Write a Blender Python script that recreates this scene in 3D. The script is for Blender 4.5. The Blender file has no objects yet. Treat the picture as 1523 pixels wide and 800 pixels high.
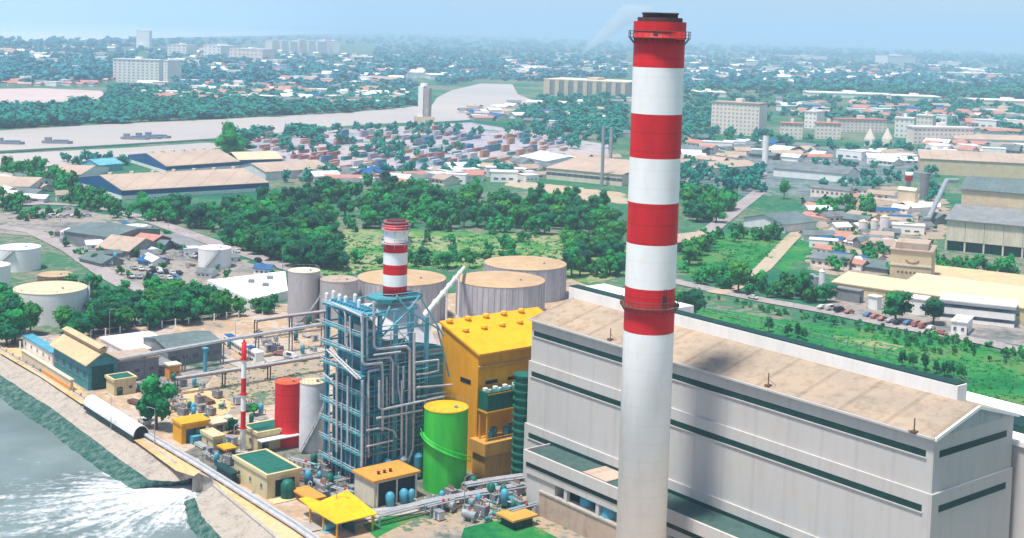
import bpy, math, random
from mathutils import Vector, Matrix
random.seed(11)
RND = random.Random(7)
sc = bpy.context.scene
COL = sc.collection
# ------------------------------------------------------------------ camera
F, CX, CY = 1950.0, 761.5, 197.0          # focal length and optical axis, in pixels of the 1523 wide photograph
PITCH, ROLL, H = math.atan(151/1950), 0.0285, 100.0
def _basis():
    f = Vector((0, math.cos(PITCH), -math.sin(PITCH)))
    r = Vector((1, 0, 0)); u = r.cross(f)
    c, s = math.cos(ROLL), math.sin(ROLL)
    return r*c + u*s, u*c - r*s, f
CR, CU, CF = _basis()
CAM = Vector((0, 0, H))
cam_d = bpy.data.cameras.new('camera'); cam = bpy.data.objects.new('camera', cam_d); COL.objects.link(cam)
cam.matrix_world = Matrix(((CR.x, CU.x, -CF.x, 0), (CR.y, CU.y, -CF.y, 0), (CR.z, CU.z, -CF.z, H), (0, 0, 0, 1)))
cam_d.sensor_width = 36; cam_d.sensor_fit = 'HORIZONTAL'; cam_d.lens = F/1523*36
cam_d.shift_y = -(400-CY)/1523
cam_d.clip_start = 1; cam_d.clip_end = 120000
sc.camera = cam
# ------------------------------------------------------------------ world, sun, exposure
SUN_AZ, SUN_EL = math.atan2(-0.731, -0.682), math.radians(72)
w = bpy.data.worlds.new('World'); sc.world = w; w.use_nodes = True
nt = w.node_tree; bg = nt.nodes['Background']
sky = nt.nodes.new('ShaderNodeTexSky'); sky.sky_type = 'NISHITA'; sky.sun_disc = False
sky.sun_elevation = SUN_EL; sky.sun_rotation = SUN_AZ; sky.air_density = 1.2; sky.dust_density = 0.6; sky.ozone_density = 2.5
nt.links.new(sky.outputs[0], bg.inputs[0]); bg.inputs[1].default_value = 0.105
_tc = nt.nodes.new('ShaderNodeTexCoord'); _mp = nt.nodes.new('ShaderNodeMapping'); _mp.inputs['Scale'].default_value = (1.5, 1.5, 9)
_nz = nt.nodes.new('ShaderNodeTexNoise'); _nz.inputs['Scale'].default_value = 3.0; _nz.inputs['Detail'].default_value = 7
_rp = nt.nodes.new('ShaderNodeValToRGB'); _rp.color_ramp.elements[0].position = .42; _rp.color_ramp.elements[1].position = .72; _rp.color_ramp.elements[1].color = (.45, .45, .45, 1)
_mx = nt.nodes.new('ShaderNodeMixRGB'); _mx.inputs[2].default_value = (7.0, 7.3, 7.8, 1)
nt.links.new(_tc.outputs['Generated'], _mp.inputs[0]); nt.links.new(_mp.outputs[0], _nz.inputs['Vector']); nt.links.new(_nz.outputs[0], _rp.inputs[0])
nt.links.new(_rp.outputs[0], _mx.inputs[0]); nt.links.new(sky.outputs[0], _mx.inputs[1]); nt.links.new(_mx.outputs[0], bg.inputs[0])
ld = bpy.data.lights.new('sun', 'SUN'); ld.energy = 5.0; ld.angle = math.radians(7); ld.color = (1, .955, .88)
lo = bpy.data.objects.new('sun', ld); COL.objects.link(lo)
sv = Vector((math.sin(SUN_AZ)*math.cos(SUN_EL), math.cos(SUN_AZ)*math.cos(SUN_EL), math.sin(SUN_EL)))
lo.rotation_euler = sv.to_track_quat('Z', 'Y').to_euler(); lo.location = (0, 0, 300)
sc.view_settings.view_transform = 'Standard'; sc.view_settings.look = 'None'
sc.view_settings.exposure = 0.29; sc.view_settings.gamma = 1; sc.view_settings.use_curve_mapping = False
sc.render.engine = 'CYCLES'
sc.cycles.use_denoising = True; sc.cycles.volume_bounces = 2; sc.cycles.max_bounces = 6
sc.cycles.diffuse_bounces = 2; sc.cycles.glossy_bounces = 2; sc.cycles.use_adaptive_sampling = True
sc.cycles.adaptive_threshold = 0.02; sc.cycles.volume_step_rate = 4
# ------------------------------------------------------------------ photograph geometry: pixel -> place
def ray(px, py): return (CF + CR*((px-CX)/F) - CU*((py-CY)/F))
def G(px, py, z=0.0):
    d = ray(px, py); t = (z-H)/d.z
    return CAM + d*t
def proj(p):
    d = Vector(p)-CAM; k = d.dot(CF)
    return CX + F*d.dot(CR)/k, CY - F*d.dot(CU)/k
def YH(px): return 46 + .0285*(px-CX)
def zat(P, py):                            # height of the point above ground point P that shows at row py
    lo_, hi = -20.0, 600.0
    for _ in range(50):
        m = (lo_+hi)/2
        if proj((P[0], P[1], m))[1] > py: lo_ = m
        else: hi = m
    return m
ANG = math.radians(-51.1)                  # plant grid: local +x runs to the near right, local +y to the far right
def axes(ang): return Vector((math.cos(ang), math.sin(ang), 0)), Vector((-math.sin(ang), math.cos(ang), 0))
AX, AY = axes(ANG)
def run(P, d, px, tmax=6000.0):            # distance along d from P until the column px is met
    a, b = 0.0, tmax
    s = 1 if proj(P+d*.01)[0] < px else -1
    for _ in range(60):
        m = (a+b)/2
        if (proj(P+d*m)[0]-px)*s < 0: a = m
        else: b = m
    return m
def on_plane(px, py, P, n):
    d = ray(px, py); return CAM + d*((Vector(P)-CAM).dot(n)/d.dot(n))
# ------------------------------------------------------------------ materials
M = {}
def srgb(*c): return tuple(((v/255)/12.92 if v/255 <= .04045 else ((v/255+.055)/1.055)**2.4) for v in c)
def mat(name, col, rough=.8, col2=None, scale=.3, amt=.35, metal=0, bump=0, streak=False, detail=6, spec=.3, world=False, lines=None):
    m = bpy.data.materials.new(name); m.use_nodes = True; n = m.node_tree; b = n.nodes['Principled BSDF']
    b.inputs['Roughness'].default_value = rough; b.inputs['Metallic'].default_value = metal
    b.inputs['Specular IOR Level'].default_value = spec
    if world: tc = n.nodes.new('ShaderNodeNewGeometry').outputs['Position']
    else: tc = n.nodes.new('ShaderNodeTexCoord').outputs['Object']
    mp = n.nodes.new('ShaderNodeMapping'); n.links.new(tc, mp.inputs[0])
    if streak: mp.inputs['Scale'].default_value = (1, 1, .12)
    nz = n.nodes.new('ShaderNodeTexNoise'); nz.inputs['Scale'].default_value = scale; nz.inputs['Detail'].default_value = detail
    nz.inputs['Roughness'].default_value = .62
    n.links.new(mp.outputs[0], nz.inputs['Vector'])
    rp = n.nodes.new('ShaderNodeValToRGB')
    if col2 is None: col2 = tuple(c*(1-amt) for c in col)
    rp.color_ramp.elements[0].position = .36; rp.color_ramp.elements[1].position = .64
    rp.color_ramp.elements[0].color = (*col2, 1); rp.color_ramp.elements[1].color = (*col, 1)
    n.links.new(nz.outputs[0], rp.inputs[0])
    out = rp.outputs[0]
    if lines:                              # fine seams: (axis, spacing, depth of tone)
        ax, sp, dp = lines
        sx = n.nodes.new('ShaderNodeSeparateXYZ'); n.links.new(tc, sx.inputs[0])
        md = n.nodes.new('ShaderNodeMath'); md.operation = 'PINGPONG'; md.inputs[1].default_value = sp/2
        n.links.new(sx.outputs[ax], md.inputs[0])
        lt = n.nodes.new('ShaderNodeMath'); lt.operation = 'LESS_THAN'; lt.inputs[1].default_value = max(.06, sp*.05)
        n.links.new(md.outputs[0], lt.inputs[0])
        ml = n.nodes.new('ShaderNodeMath'); ml.operation = 'MULTIPLY'; ml.inputs[1].default_value = dp
        n.links.new(lt.outputs[0], ml.inputs[0])
        mx = n.nodes.new('ShaderNodeMixRGB'); mx.inputs[2].default_value = (*[c*.35 for c in col], 1)
        n.links.new(ml.outputs[0], mx.inputs[0]); n.links.new(out, mx.inputs[1]); out = mx.outputs[0]
    wn = n.nodes.new('ShaderNodeTexNoise'); wn.inputs['Scale'].default_value = max(.5, scale*5); wn.inputs['Detail'].default_value = 8; wn.inputs['Roughness'].default_value = .7
    m2_ = n.nodes.new('ShaderNodeMapping'); m2_.inputs['Scale'].default_value = (1, 1, .22) if streak else (1, 1, 1); n.links.new(tc, m2_.inputs[0]); n.links.new(m2_.outputs[0], wn.inputs['Vector'])
    wr = n.nodes.new('ShaderNodeValToRGB'); wr.color_ramp.elements[0].position = .34; wr.color_ramp.elements[1].position = .52
    k_ = .95 if min(col) > .7 or name.startswith('hall_w') else (.74 if max(col) < .5 else .85)
    wr.color_ramp.elements[0].color = (k_, k_*.97, k_*.93, 1); wr.color_ramp.elements[1].color = (1, 1, 1, 1); n.links.new(wn.outputs[0], wr.inputs[0])
    wm = n.nodes.new('ShaderNodeMixRGB'); wm.blend_type = 'MULTIPLY'; wm.inputs[0].default_value = 1; n.links.new(out, wm.inputs[1]); n.links.new(wr.outputs[0], wm.inputs[2]); out = wm.outputs[0]
    n.links.new(out, b.inputs['Base Color'])
    if bump:
        n2 = n.nodes.new('ShaderNodeTexNoise'); n2.inputs['Scale'].default_value = scale*5; n2.inputs['Detail'].default_value = 4
        n.links.new(mp.outputs[0], n2.inputs['Vector'])
        bp = n.nodes.new('ShaderNodeBump'); bp.inputs['Strength'].default_value = bump; bp.inputs['Distance'].default_value = .3
        n.links.new(n2.outputs[0], bp.inputs['Height']); n.links.new(bp.outputs[0], b.inputs['Normal'])
    M[name] = m; return m
def ground_mat(name, stops, scale, fine=1.5, rough=.95, bump=.3):
    """several earth or plant colours mixed by two noises in world space"""
    m = bpy.data.materials.new(name); m.use_nodes = True; n = m.node_tree; b = n.nodes['Principled BSDF']
    b.inputs['Roughness'].default_value = rough; b.inputs['Specular IOR Level'].default_value = .15
    g = n.nodes.new('ShaderNodeNewGeometry')
    a = n.nodes.new('ShaderNodeTexNoise'); a.inputs['Scale'].default_value = scale; a.inputs['Detail'].default_value = 9; a.inputs['Roughness'].default_value = .65
    c = n.nodes.new('ShaderNodeTexNoise'); c.inputs['Scale'].default_value = fine; c.inputs['Detail'].default_value = 5
    n.links.new(g.outputs['Position'], a.inputs['Vector']); n.links.new(g.outputs['Position'], c.inputs['Vector'])
    mx = n.nodes.new('ShaderNodeMixRGB'); mx.blend_type = 'MIX'; mx.inputs[0].default_value = .3
    n.links.new(a.outputs[0], mx.inputs[1]); n.links.new(c.outputs[0], mx.inputs[2])
    rp = n.nodes.new('ShaderNodeValToRGB'); cr = rp.color_ramp
    while len(cr.elements) < len(stops): cr.elements.new(.5)
    for e, (p, co) in zip(cr.elements, stops): e.position = p; e.color = (*co, 1)
    n.links.new(mx.outputs[0], rp.inputs[0]); n.links.new(rp.outputs[0], b.inputs['Base Color'])
    bp = n.nodes.new('ShaderNodeBump'); bp.inputs['Strength'].default_value = bump; bp.inputs['Distance'].default_value = .5
    n.links.new(c.outputs[0], bp.inputs['Height']); n.links.new(bp.outputs[0], b.inputs['Normal'])
    M[name] = m; return m
mat('white', (.90, .87, .84), .6, scale=.25, amt=.1, streak=True)
mat('white_metal', (.82, .80, .78), .45, scale=.4, amt=.12)
mat('stack_white', (.94, .92, .89), .6, (.91, .88, .86), scale=.12, streak=True, lines=(2, 3.2, .05))
mat('red', (.74, .012, .018), .55, (.60, .012, .016), scale=.15, streak=True, lines=(2, 3.2, .25))
mat('red_orange', (.85, .10, .015), .5, scale=.3, amt=.15)
mat('soot', (.05, .035, .04), .8, (.13, .05, .05), scale=.8)
mat('hall_wall', (.56, .53, .51), .75, (.53, .50, .485), scale=.06, streak=True, lines=(0, 7.2, .10))
mat('hall_end_shade', (.42, .44, .45), .75, (.38, .40, .42), scale=.09, streak=True, lines=(1, 6.4, .2))  # hall wall paint made darker and bluer, the end's shade put into the colour
mat('hall_roof', (.44, .33, .235), .85, (.33, .27, .21), scale=.06, lines=(0, 9, .3), bump=.2)
mat('dark_green', (.004, .035, .032), .6, (.006, .055, .048), scale=.5)
mat('green_roof', (.006, .12, .085), .55, (.012, .14, .10), scale=.12, lines=(0, 2.4, .35))
mat('annex_roof', (.04, .085, .075), .85, (.065, .12, .11), scale=.12)
mat('teal', (.18, .48, .56), .5, (.10, .36, .44), scale=.35)
mat('teal_dark', (.05, .25, .29), .6, (.07, .31, .35), scale=.5, lines=(2, 2.2, .5))
mat('steel_blue', (.10, .38, .52), .45, (.06, .30, .42), scale=.5)
mat('pipe', (.56, .54, .56), .45, (.40, .41, .45), scale=.5)
mat('casing', (.80, .75, .76), .5, (.68, .65, .68), scale=.3)
mat('yellow', (.84, .41, .012), .55, (.74, .33, .012), scale=.12, streak=True)
mat('yellow_bright', (.86, .50, .012), .55, (.78, .41, .012), scale=.15)
mat('yellow_roof', (.90, .44, .006), .6, (.84, .37, .008), scale=.1, lines=(1, 2.0, .10))
mat('ochre', (.66, .35, .07), .75, (.54, .28, .06), scale=.25, streak=True)
mat('orange', (.82, .33, .05), .65, (.68, .27, .06), scale=.3)
mat('tank_green', (.06, .55, .05), .5, (.03, .42, .05), scale=.2, streak=True)
mat('tank_roof', (.55, .38, .22), .85, (.44, .30, .18), scale=.12, detail=8)
mat('tank_side', (.52, .50, .53), .6, (.34, .34, .38), scale=.45, streak=True)
mat('silo', (.50, .47, .47), .6, (.40, .39, .41), scale=.5, streak=True)
mat('cream', (.72, .58, .32), .75, (.60, .49, .29), scale=.3, streak=True)
mat('cream_light', (.74, .66, .50), .75, (.62, .55, .44), scale=.3, streak=True)
mat('cream_roof', (.70, .55, .36), .75, (.60, .48, .33), scale=.2)
mat('apt', (.93, .87, .82), .8, (.84, .79, .75), scale=.1)
mat('apt_pink', (.93, .78, .68), .8, (.84, .70, .62), scale=.1)
mat('apt_window', (.50, .45, .44), .5, scale=.5, amt=.2)
mat('workshop_roof', (.66, .46, .26), .8, (.55, .39, .24), scale=.2)
mat('window', (.10, .13, .17), .25, scale=.5, amt=.2, spec=.5)
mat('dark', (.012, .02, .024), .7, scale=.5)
mat('shade_green', (.012, .075, .065), .8, (.02, .11, .09), scale=.5)  # dark green for doors, also painted-in shade on covered and set-back walls
mat('grey', (.26, .27, .28), .8, (.2, .21, .22), scale=.2)
mat('grey_roof', (.20, .22, .23), .75, (.13, .16, .165), scale=.12, lines=(0, 3, .25))
mat('grey_green_roof', (.15, .20, .20), .75, (.11, .155, .16), scale=.12, lines=(0, 3, .25))
mat('blue', (.01, .12, .32), .6, (.01, .09, .24), scale=.3)
mat('tan_roof', (.50, .38, .30), .85, (.40, .31, .25), scale=.04, lines=(0, 12, .2))
mat('brown', (.28, .14, .09), .8, (.2, .1, .07), scale=.4)
mat('red_roof', (.52, .25, .19), .8, (.42, .19, .15), scale=.4)
mat('concrete', (.48, .43, .38), .9, (.36, .33, .30), scale=.15, bump=.15)
mat('asphalt', (.20, .185, .185), .9, (.15, .145, .15), scale=.15, world=True)
mat('road_pale', (.40, .34, .33), .9, (.29, .26, .26), scale=.08, world=True)
mat('mark', (.75, .72, .62), .7)
mat('tyre', (.015, .015, .016), .9)
mat('glass', (.03, .05, .07), .15, spec=.6)
mat('bark', (.14, .09, .06), .95, scale=2)
mat('steel_brown', (.17, .10, .07), .7, scale=.6)
mat('gal', (.42, .45, .47), .45, (.3, .33, .36), scale=.6, metal=.3)
for nm, c in dict(c_red=(.44, .19, .15), c_blue=(.10, .22, .36), c_white=(.66, .64, .62), c_orange=(.52, .30, .19), c_teal=(.03, .26, .28), c_grey=(.3, .3, .33), c_lilac=(.38, .34, .42), c_black=(.02, .022, .025), c_silver=(.4, .42, .44)).items():
    mat(nm, c, .55, scale=.6, amt=.2)
def foliage(name, dark, mid, light, scale=.16):
    m = bpy.data.materials.new(name); m.use_nodes = True; n = m.node_tree; b = n.nodes['Principled BSDF']
    b.inputs['Roughness'].default_value = .75; b.inputs['Specular IOR Level'].default_value = .2
    g = n.nodes.new('ShaderNodeNewGeometry'); oi = n.nodes.new('ShaderNodeObjectInfo')
    a = n.nodes.new('ShaderNodeTexNoise'); a.inputs['Scale'].default_value = scale; a.inputs['Detail'].default_value = 7; a.inputs['Roughness'].default_value = .7
    n.links.new(g.outputs['Position'], a.inputs['Vector'])
    ad = n.nodes.new('ShaderNodeMath'); ad.operation = 'MULTIPLY_ADD'; ad.inputs[1].default_value = .22
    n.links.new(oi.outputs['Random'], ad.inputs[0]); n.links.new(a.outputs[0], ad.inputs[2])
    sb = n.nodes.new('ShaderNodeMath'); sb.operation = 'SUBTRACT'; sb.inputs[1].default_value = .11
    n.links.new(ad.outputs[0], sb.inputs[0])
    rp = n.nodes.new('ShaderNodeValToRGB'); cr = rp.color_ramp; cr.elements.new(.5)
    for e, (p, co) in zip(cr.elements, ((.32, dark), (.5, mid), (.7, light))): e.position = p; e.color = (*co, 1)
    n.links.new(sb.outputs[0], rp.inputs[0]); n.links.new(rp.outputs[0], b.inputs['Base Color'])
    M[name] = m
foliage('leaf', (.0, .045, .022), (.001, .125, .042), (.015, .27, .045), .06)
foliage('leaf_warm', (.006, .075, .02), (.02, .17, .03), (.07, .28, .04), .08)
foliage('leaf_light', (.004, .16, .06), (.02, .26, .06), (.10, .33, .08), .3)
foliage('leaf_teal', (.0, .08, .085), (.0, .15, .13), (.01, .24, .15), .03)  # leaf green pulled towards teal, some distance haze in the colour
foliage('leaf_far', (.0, .10, .15), (.002, .17, .21), (.04, .27, .27), .012)  # bluer still, far haze painted into the leaf colour
# ------------------------------------------------------------------ mesh helpers
class MB:
    def __init__(s): s.v, s.f, s.m = [], [], []
    def add(s, vs, fs, mi=0):
        k = len(s.v); s.v.extend([tuple(q) for q in vs]); s.f.extend([tuple(i+k for i in f) for f in fs]); s.m.extend([mi]*len(fs)); return s
    def box(s, x0, y0, z0, x1, y1, z1, mi=0):
        return s.add([(x0,y0,z0),(x1,y0,z0),(x1,y1,z0),(x0,y1,z0),(x0,y0,z1),(x1,y0,z1),(x1,y1,z1),(x0,y1,z1)],
              [(0,3,2,1),(4,5,6,7),(0,1,5,4),(1,2,6,5),(2,3,7,6),(3,0,4,7)], mi)
    def prism(s, poly, z0, z1, mi=0):      # poly counter-clockwise, z0/z1 numbers or lists
        n = len(poly); a = z0 if isinstance(z0, (list, tuple)) else [z0]*n; b = z1 if isinstance(z1, (list, tuple)) else [z1]*n
        vs = [(p[0], p[1], a[i]) for i, p in enumerate(poly)]+[(p[0], p[1], b[i]) for i, p in enumerate(poly)]
        return s.add(vs, [tuple(range(n-1, -1, -1)), tuple(range(n, 2*n))]+[(i, (i+1) % n, n+(i+1) % n, n+i) for i in range(n)], mi)
    def tube(s, p, q, r, n=6, mi=0, r2=None):
        p, q = Vector(p), Vector(q); d = (q-p)
        if d.length < 1e-6: return s
        d.normalize(); a = d.orthogonal().normalized(); b = d.cross(a); r2 = r if r2 is None else r2
        vs = []
        for c, rr in ((p, r), (q, r2)):
            for i in range(n):
                t = 2*math.pi*(i+.5)/n; vs.append(c+(a*math.cos(t)+b*math.sin(t))*rr)
        return s.add(vs, [(i, (i+1) % n, n+(i+1) % n, n+i) for i in range(n)]+[tuple(range(n-1, -1, -1)), tuple(range(n, 2*n))], mi)
    def path(s, pts, r, n=6, mi=0):
        for a, b in zip(pts, pts[1:]): s.tube(a, b, r, n, mi)
        return s
    def lathe(s, prof, n=32, c=(0, 0), mi=0, mis=None, cap=True):
        vs = [(c[0]+r*math.cos(2*math.pi*i/n), c[1]+r*math.sin(2*math.pi*i/n), z) for r, z in prof for i in range(n)]
        k = len(s.v); s.v.extend(vs)
        for j in range(len(prof)-1):
            for i in range(n):
                s.f.append((k+j*n+i, k+j*n+(i+1) % n, k+(j+1)*n+(i+1) % n, k+(j+1)*n+i)); s.m.append(mis[j] if mis else mi)
        if cap:
            s.f.append(tuple(k+i for i in range(n-1, -1, -1))); s.m.append(mis[0] if mis else mi)
            s.f.append(tuple(k+(len(prof)-1)*n+i for i in range(n))); s.m.append(mis[-1] if mis else mi)
        return s
    def gable(s, x0, y0, x1, y1, z, h, ax='x', ov=.4, th=.3, mi=0):   # roof, ridge along ax
        if ax == 'x':
            yc = (y0+y1)/2; X0, X1 = x0-ov, x1+ov; pts = [(y0-ov, z-ov*h/max(.1, yc-y0)), (yc, z+h), (y1+ov, z-ov*h/max(.1, yc-y0))]
            for (a, za), (b, zb) in zip(pts, pts[1:]):
                s.add([(X0,a,za),(X1,a,za),(X1,b,zb),(X0,b,zb),(X0,a,za+th),(X1,a,za+th),(X1,b,zb+th),(X0,b,zb+th)],
                      [(0,3,2,1),(4,5,6,7),(0,1,5,4),(1,2,6,5),(2,3,7,6),(3,0,4,7)], mi)
        else:
            k = MB(); k.gable(y0, -x1, y1, -x0, z, h, 'x', ov, th)
            s.add([(-b, a, c) for a, b, c in k.v], k.f, mi)
        return s
    def gable_end(s, x0, y0, x1, y1, z, h, ax='x', mi=0):             # the triangular walls under it, as one solid
        if ax == 'x': vs = [(x0,y0,z),(x1,y0,z),(x1,y1,z),(x0,y1,z),(x0,(y0+y1)/2,z+h),(x1,(y0+y1)/2,z+h)]; fs = [(0,3,2,1),(0,1,5,4),(2,3,4,5),(0,4,3),(1,2,5)]
        else: vs = [(x0,y0,z),(x1,y0,z),(x1,y1,z),(x0,y1,z),((x0+x1)/2,y0,z+h),((x0+x1)/2,y1,z+h)]; fs = [(0,3,2,1),(0,1,4),(1,2,5,4),(2,3,5),(3,0,4,5)]
        return s.add(vs, fs, mi)
    def mesh(s, name, mats, smooth=False):
        me = bpy.data.meshes.new(name); me.from_pydata(s.v, [], s.f)
        for q in (mats if isinstance(mats, (list, tuple)) else [mats]): me.materials.append(M[q])
        me.polygons.foreach_set('material_index', s.m)
        if smooth: me.polygons.foreach_set('use_smooth', [len(f) <= 4 for f in s.f])
        me.update(); return me
def tag(o, label=None, cat=None, group=None, kind=None):
    if label: o['label'] = label
    if cat: o['category'] = cat
    if group: o['group'] = group
    if kind: o['kind'] = kind
    return o
def part(name, mb, mats, parent=None, smooth=False, label=None):
    o = bpy.data.objects.new(name, mb.mesh(name, mats, smooth) if isinstance(mb, MB) else mb); COL.objects.link(o)
    if parent is not None: o.parent = parent
    if label: o['label'] = label
    return o
def thing(name, label, cat, loc=(0, 0, 0), rz=0.0, group=None):
    o = bpy.data.objects.new(name, None); COL.objects.link(o); o.empty_display_size = .5
    o.location = loc; o.rotation_euler = (0, 0, rz)
    return tag(o, label, cat, group)
def solo(name, mb, mats, label, cat, loc=(0, 0, 0), rz=0.0, group=None, smooth=False):
    o = part(name, mb, mats, None, smooth); o.location = loc; o.rotation_euler = (0, 0, rz)
    return tag(o, label, cat, group)
def struct(name, mb, mats, smooth=False, kind='structure', label=None, cat=None):
    o = part(name, mb, mats, None, smooth); o['kind'] = kind
    return tag(o, label or 'the '+name.replace('_', ' ')+' of the place around the power station', cat or name.replace('_', ' '))
KIDS = {}
def tree_of(o):
    if o.name not in KIDS: KIDS[o.name] = [(ch, list(ch.children)) for ch in o.children]
    return KIDS[o.name]
def copy_tree(o, loc, rz=None, scale=None, label=None, group=None):
    c = o.copy(); COL.objects.link(c); c.location = loc
    if rz is not None: c.rotation_euler = (0, 0, rz)
    if scale is not None: c.scale = scale if isinstance(scale, (tuple, list)) else (scale,)*3
    if label: c['label'] = label
    if group: c['group'] = group
    for ch, gs in tree_of(o):
        d = ch.copy(); COL.objects.link(d); d.parent = c
        for g in gs:
            e = g.copy(); COL.objects.link(e); e.parent = d
    return c
def to_local(P, O, ang):
    d = Vector(P)-Vector(O); a, b = axes(ang); return Vector((d.dot(a), d.dot(b), d.z))
class Site:                                # a box whose near corner stands at photo pixel (cx, cy); lx / rx are where its two faces end
    def __init__(s, cx, cy, topy, lx, rx, ang=ANG, z=0.0, h=None):
        s.O = G(cx, cy, z); s.ang = ang; s.ax, s.ay = axes(ang)
        s.h = h if h is not None else zat(s.O, topy)-z
        s.L = run(s.O, -s.ax, lx); s.W = run(s.O, s.ay, rx)
    def thing(s, name, label, cat, group=None): return thing(name, label, cat, s.O, s.ang, group)
# ------------------------------------------------------------------ ground, sea, rivers
def flat(pts, z, poly3=None):
    from mathutils.geometry import tessellate_polygon
    vs = [Vector((p[0], p[1], z)) for p in pts]
    tr = tessellate_polygon([vs]); mb = MB()
    fs = []
    for t in tr:
        a, b, c = [vs[i] for i in t]
        fs.append(t if (b-a).cross(c-a).z > 0 else (t[0], t[2], t[1]))
    return mb.add(vs, fs)
_layer = [0.02]
def patch(name, pix, m, z=None, kind='structure', label=None, cat=None):
    if z is None: _layer[0] += .012; z = _layer[0]
    P_ = [G(x, y, z) for x, y in pix]
    if m in ('meadow', 'clearing', 'sand', 'stain', 'dirty_yard', 'lot', 'works') or 'patch' in (label or ''):       # ragged natural outline
        R_ = random.Random(len(name)+int(pix[0][0])); Q = []
        for a, b in zip(P_, P_[1:]+P_[:1]):
            L_ = (b-a).length; n_ = max(2, min(24, int(L_/4))); nn = Vector((-(b-a).y, (b-a).x, 0)).normalized(); am = min(L_*.06, .006*a.length)
            for i in range(n_): Q.append(a.lerp(b, i/n_)+nn*(R_.uniform(-am, am) if i else 0))
        P_ = Q
    return struct(name, flat(P_, z), m, kind=kind, label=label, cat=cat)
def strip_pts(pts, wd):
    P = [Vector((p[0], p[1], 0)) for p in pts]; A, B = [], []
    for i, p in enumerate(P):
        d = (P[min(i+1, len(P)-1)]-P[max(i-1, 0)]).normalized(); n = Vector((-d.y, d.x, 0))*wd/2
        A.append(p+n); B.append(p-n)
    return A, B
def strip(name, pix, wd, m, z=None, marks=False, world=None, label=None):
    if z is None: _layer[0] += .012; z = _layer[0]
    pts = world or [G(x, y) for x, y in pix]
    A, B = strip_pts(pts, wd); mb = MB()
    vs = [(*a.xy, z) for a in A]+[(*b.xy, z) for b in B]; n = len(A)
    mb.add(vs, [(n+i, n+i+1, i+1, i) for i in range(n-1)])
    o = struct(name, mb, m, label=label)
    if marks:
        mm = MB()
        for i in range(len(pts)-1):
            a, b = Vector((*Vector(pts[i]).xy, 0)), Vector((*Vector(pts[i+1]).xy, 0)); L = (b-a).length; d = (b-a)/L; t = 0
            nn = Vector((-d.y, d.x, 0))*.12
            while t+3 < L:
                p, q = a+d*t, a+d*(t+3); zz = z+.006
                mm.add([(*(p-nn).xy, zz), (*(q-nn).xy, zz), (*(q+nn).xy, zz), (*(p+nn).xy, zz)], [(0, 1, 2, 3)]); t += 9
        struct('road_marking', mm, 'mark', label='dashed white lines painted along the road', cat='road marking')
    return o
T_, GR = srgb, None
ground_mat('ground', [(.36, (.005, .08, .05)), (.45, (.015, .14, .065)), (.52, (.08, .16, .09)), (.56, (.24, .21, .16)), (.61, (.02, .13, .07))], .006, .25)
ground_mat('yard', [(.34, (.13, .13, .12)), (.42, (.33, .27, .22)), (.49, (.44, .30, .18)), (.55, (.50, .42, .36)), (.63, (.20, .19, .17))], .06, .5)
ground_mat('dirty_yard', [(.34, (.10, .13, .12)), (.44, (.30, .26, .22)), (.52, (.42, .30, .20)), (.57, (.08, .15, .10)), (.66, (.20, .19, .17))], .07, .6)
ground_mat('stain', [(.34, (.04, .075, .075)), (.44, (.12, .13, .12)), (.52, (.22, .19, .15)), (.58, (.05, .11, .09)), (.66, (.15, .15, .15))], .09, .8)
ground_mat('lot', [(.36, (.08, .11, .10)), (.45, (.21, .20, .19)), (.53, (.34, .29, .25)), (.60, (.06, .12, .09))], .03, .3)
ground_mat('orange_earth', [(.36, (.40, .26, .14)), (.47, (.62, .40, .18)), (.56, (.66, .47, .28)), (.66, (.42, .36, .24))], .08, .8)
ground_mat('rock_pink', [(.32, (.22, .20, .17)), (.45, (.38, .33, .28)), (.55, (.46, .39, .33)), (.66, (.26, .26, .22))], .35, 1.8, bump=.8)
ground_mat('algae', [(.36, (.012, .05, .046)), (.46, (.03, .10, .085)), (.54, (.08, .155, .13)), (.64, (.18, .22, .185))], .6, 2.2, bump=.8)
ground_mat('meadow', [(.34, (.004, .09, .035)), (.44, (.01, .16, .045)), (.53, (.03, .21, .045)), (.59, (.13, .20, .07)), (.64, (.01, .13, .04))], .035, .4)
ground_mat('clearing', [(.34, (.005, .10, .04)), (.44, (.03, .19, .05)), (.51, (.13, .25, .07)), (.56, (.32, .30, .17)), (.62, (.02, .17, .05))], .022, .3)
ground_mat('sand', [(.36, (.28, .25, .16)), (.48, (.46, .36, .25)), (.56, (.42, .35, .26)), (.66, (.28, .32, .2))], .02, .3)
ground_mat('mud', [(.36, (.46, .36, .34)), (.5, (.54, .43, .40)), (.62, (.42, .36, .35))], .006, .06, bump=.1)
ground_mat('works', [(.36, (.02, .10, .09)), (.46, (.08, .15, .15)), (.52, (.24, .23, .24)), (.57, (.02, .14, .09)), (.66, (.18, .19, .19))], .02, .15)
ground_mat('port', [(.36, (.10, .20, .20)), (.46, (.32, .31, .36)), (.54, (.46, .38, .38)), (.62, (.06, .20, .17))], .012, .12)

wall_l, wall_r = G(0, 520), G(300, 700)
wd_ = (wall_r-wall_l).normalized(); FAR = 60000
SEA_Z = -4.0
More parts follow.
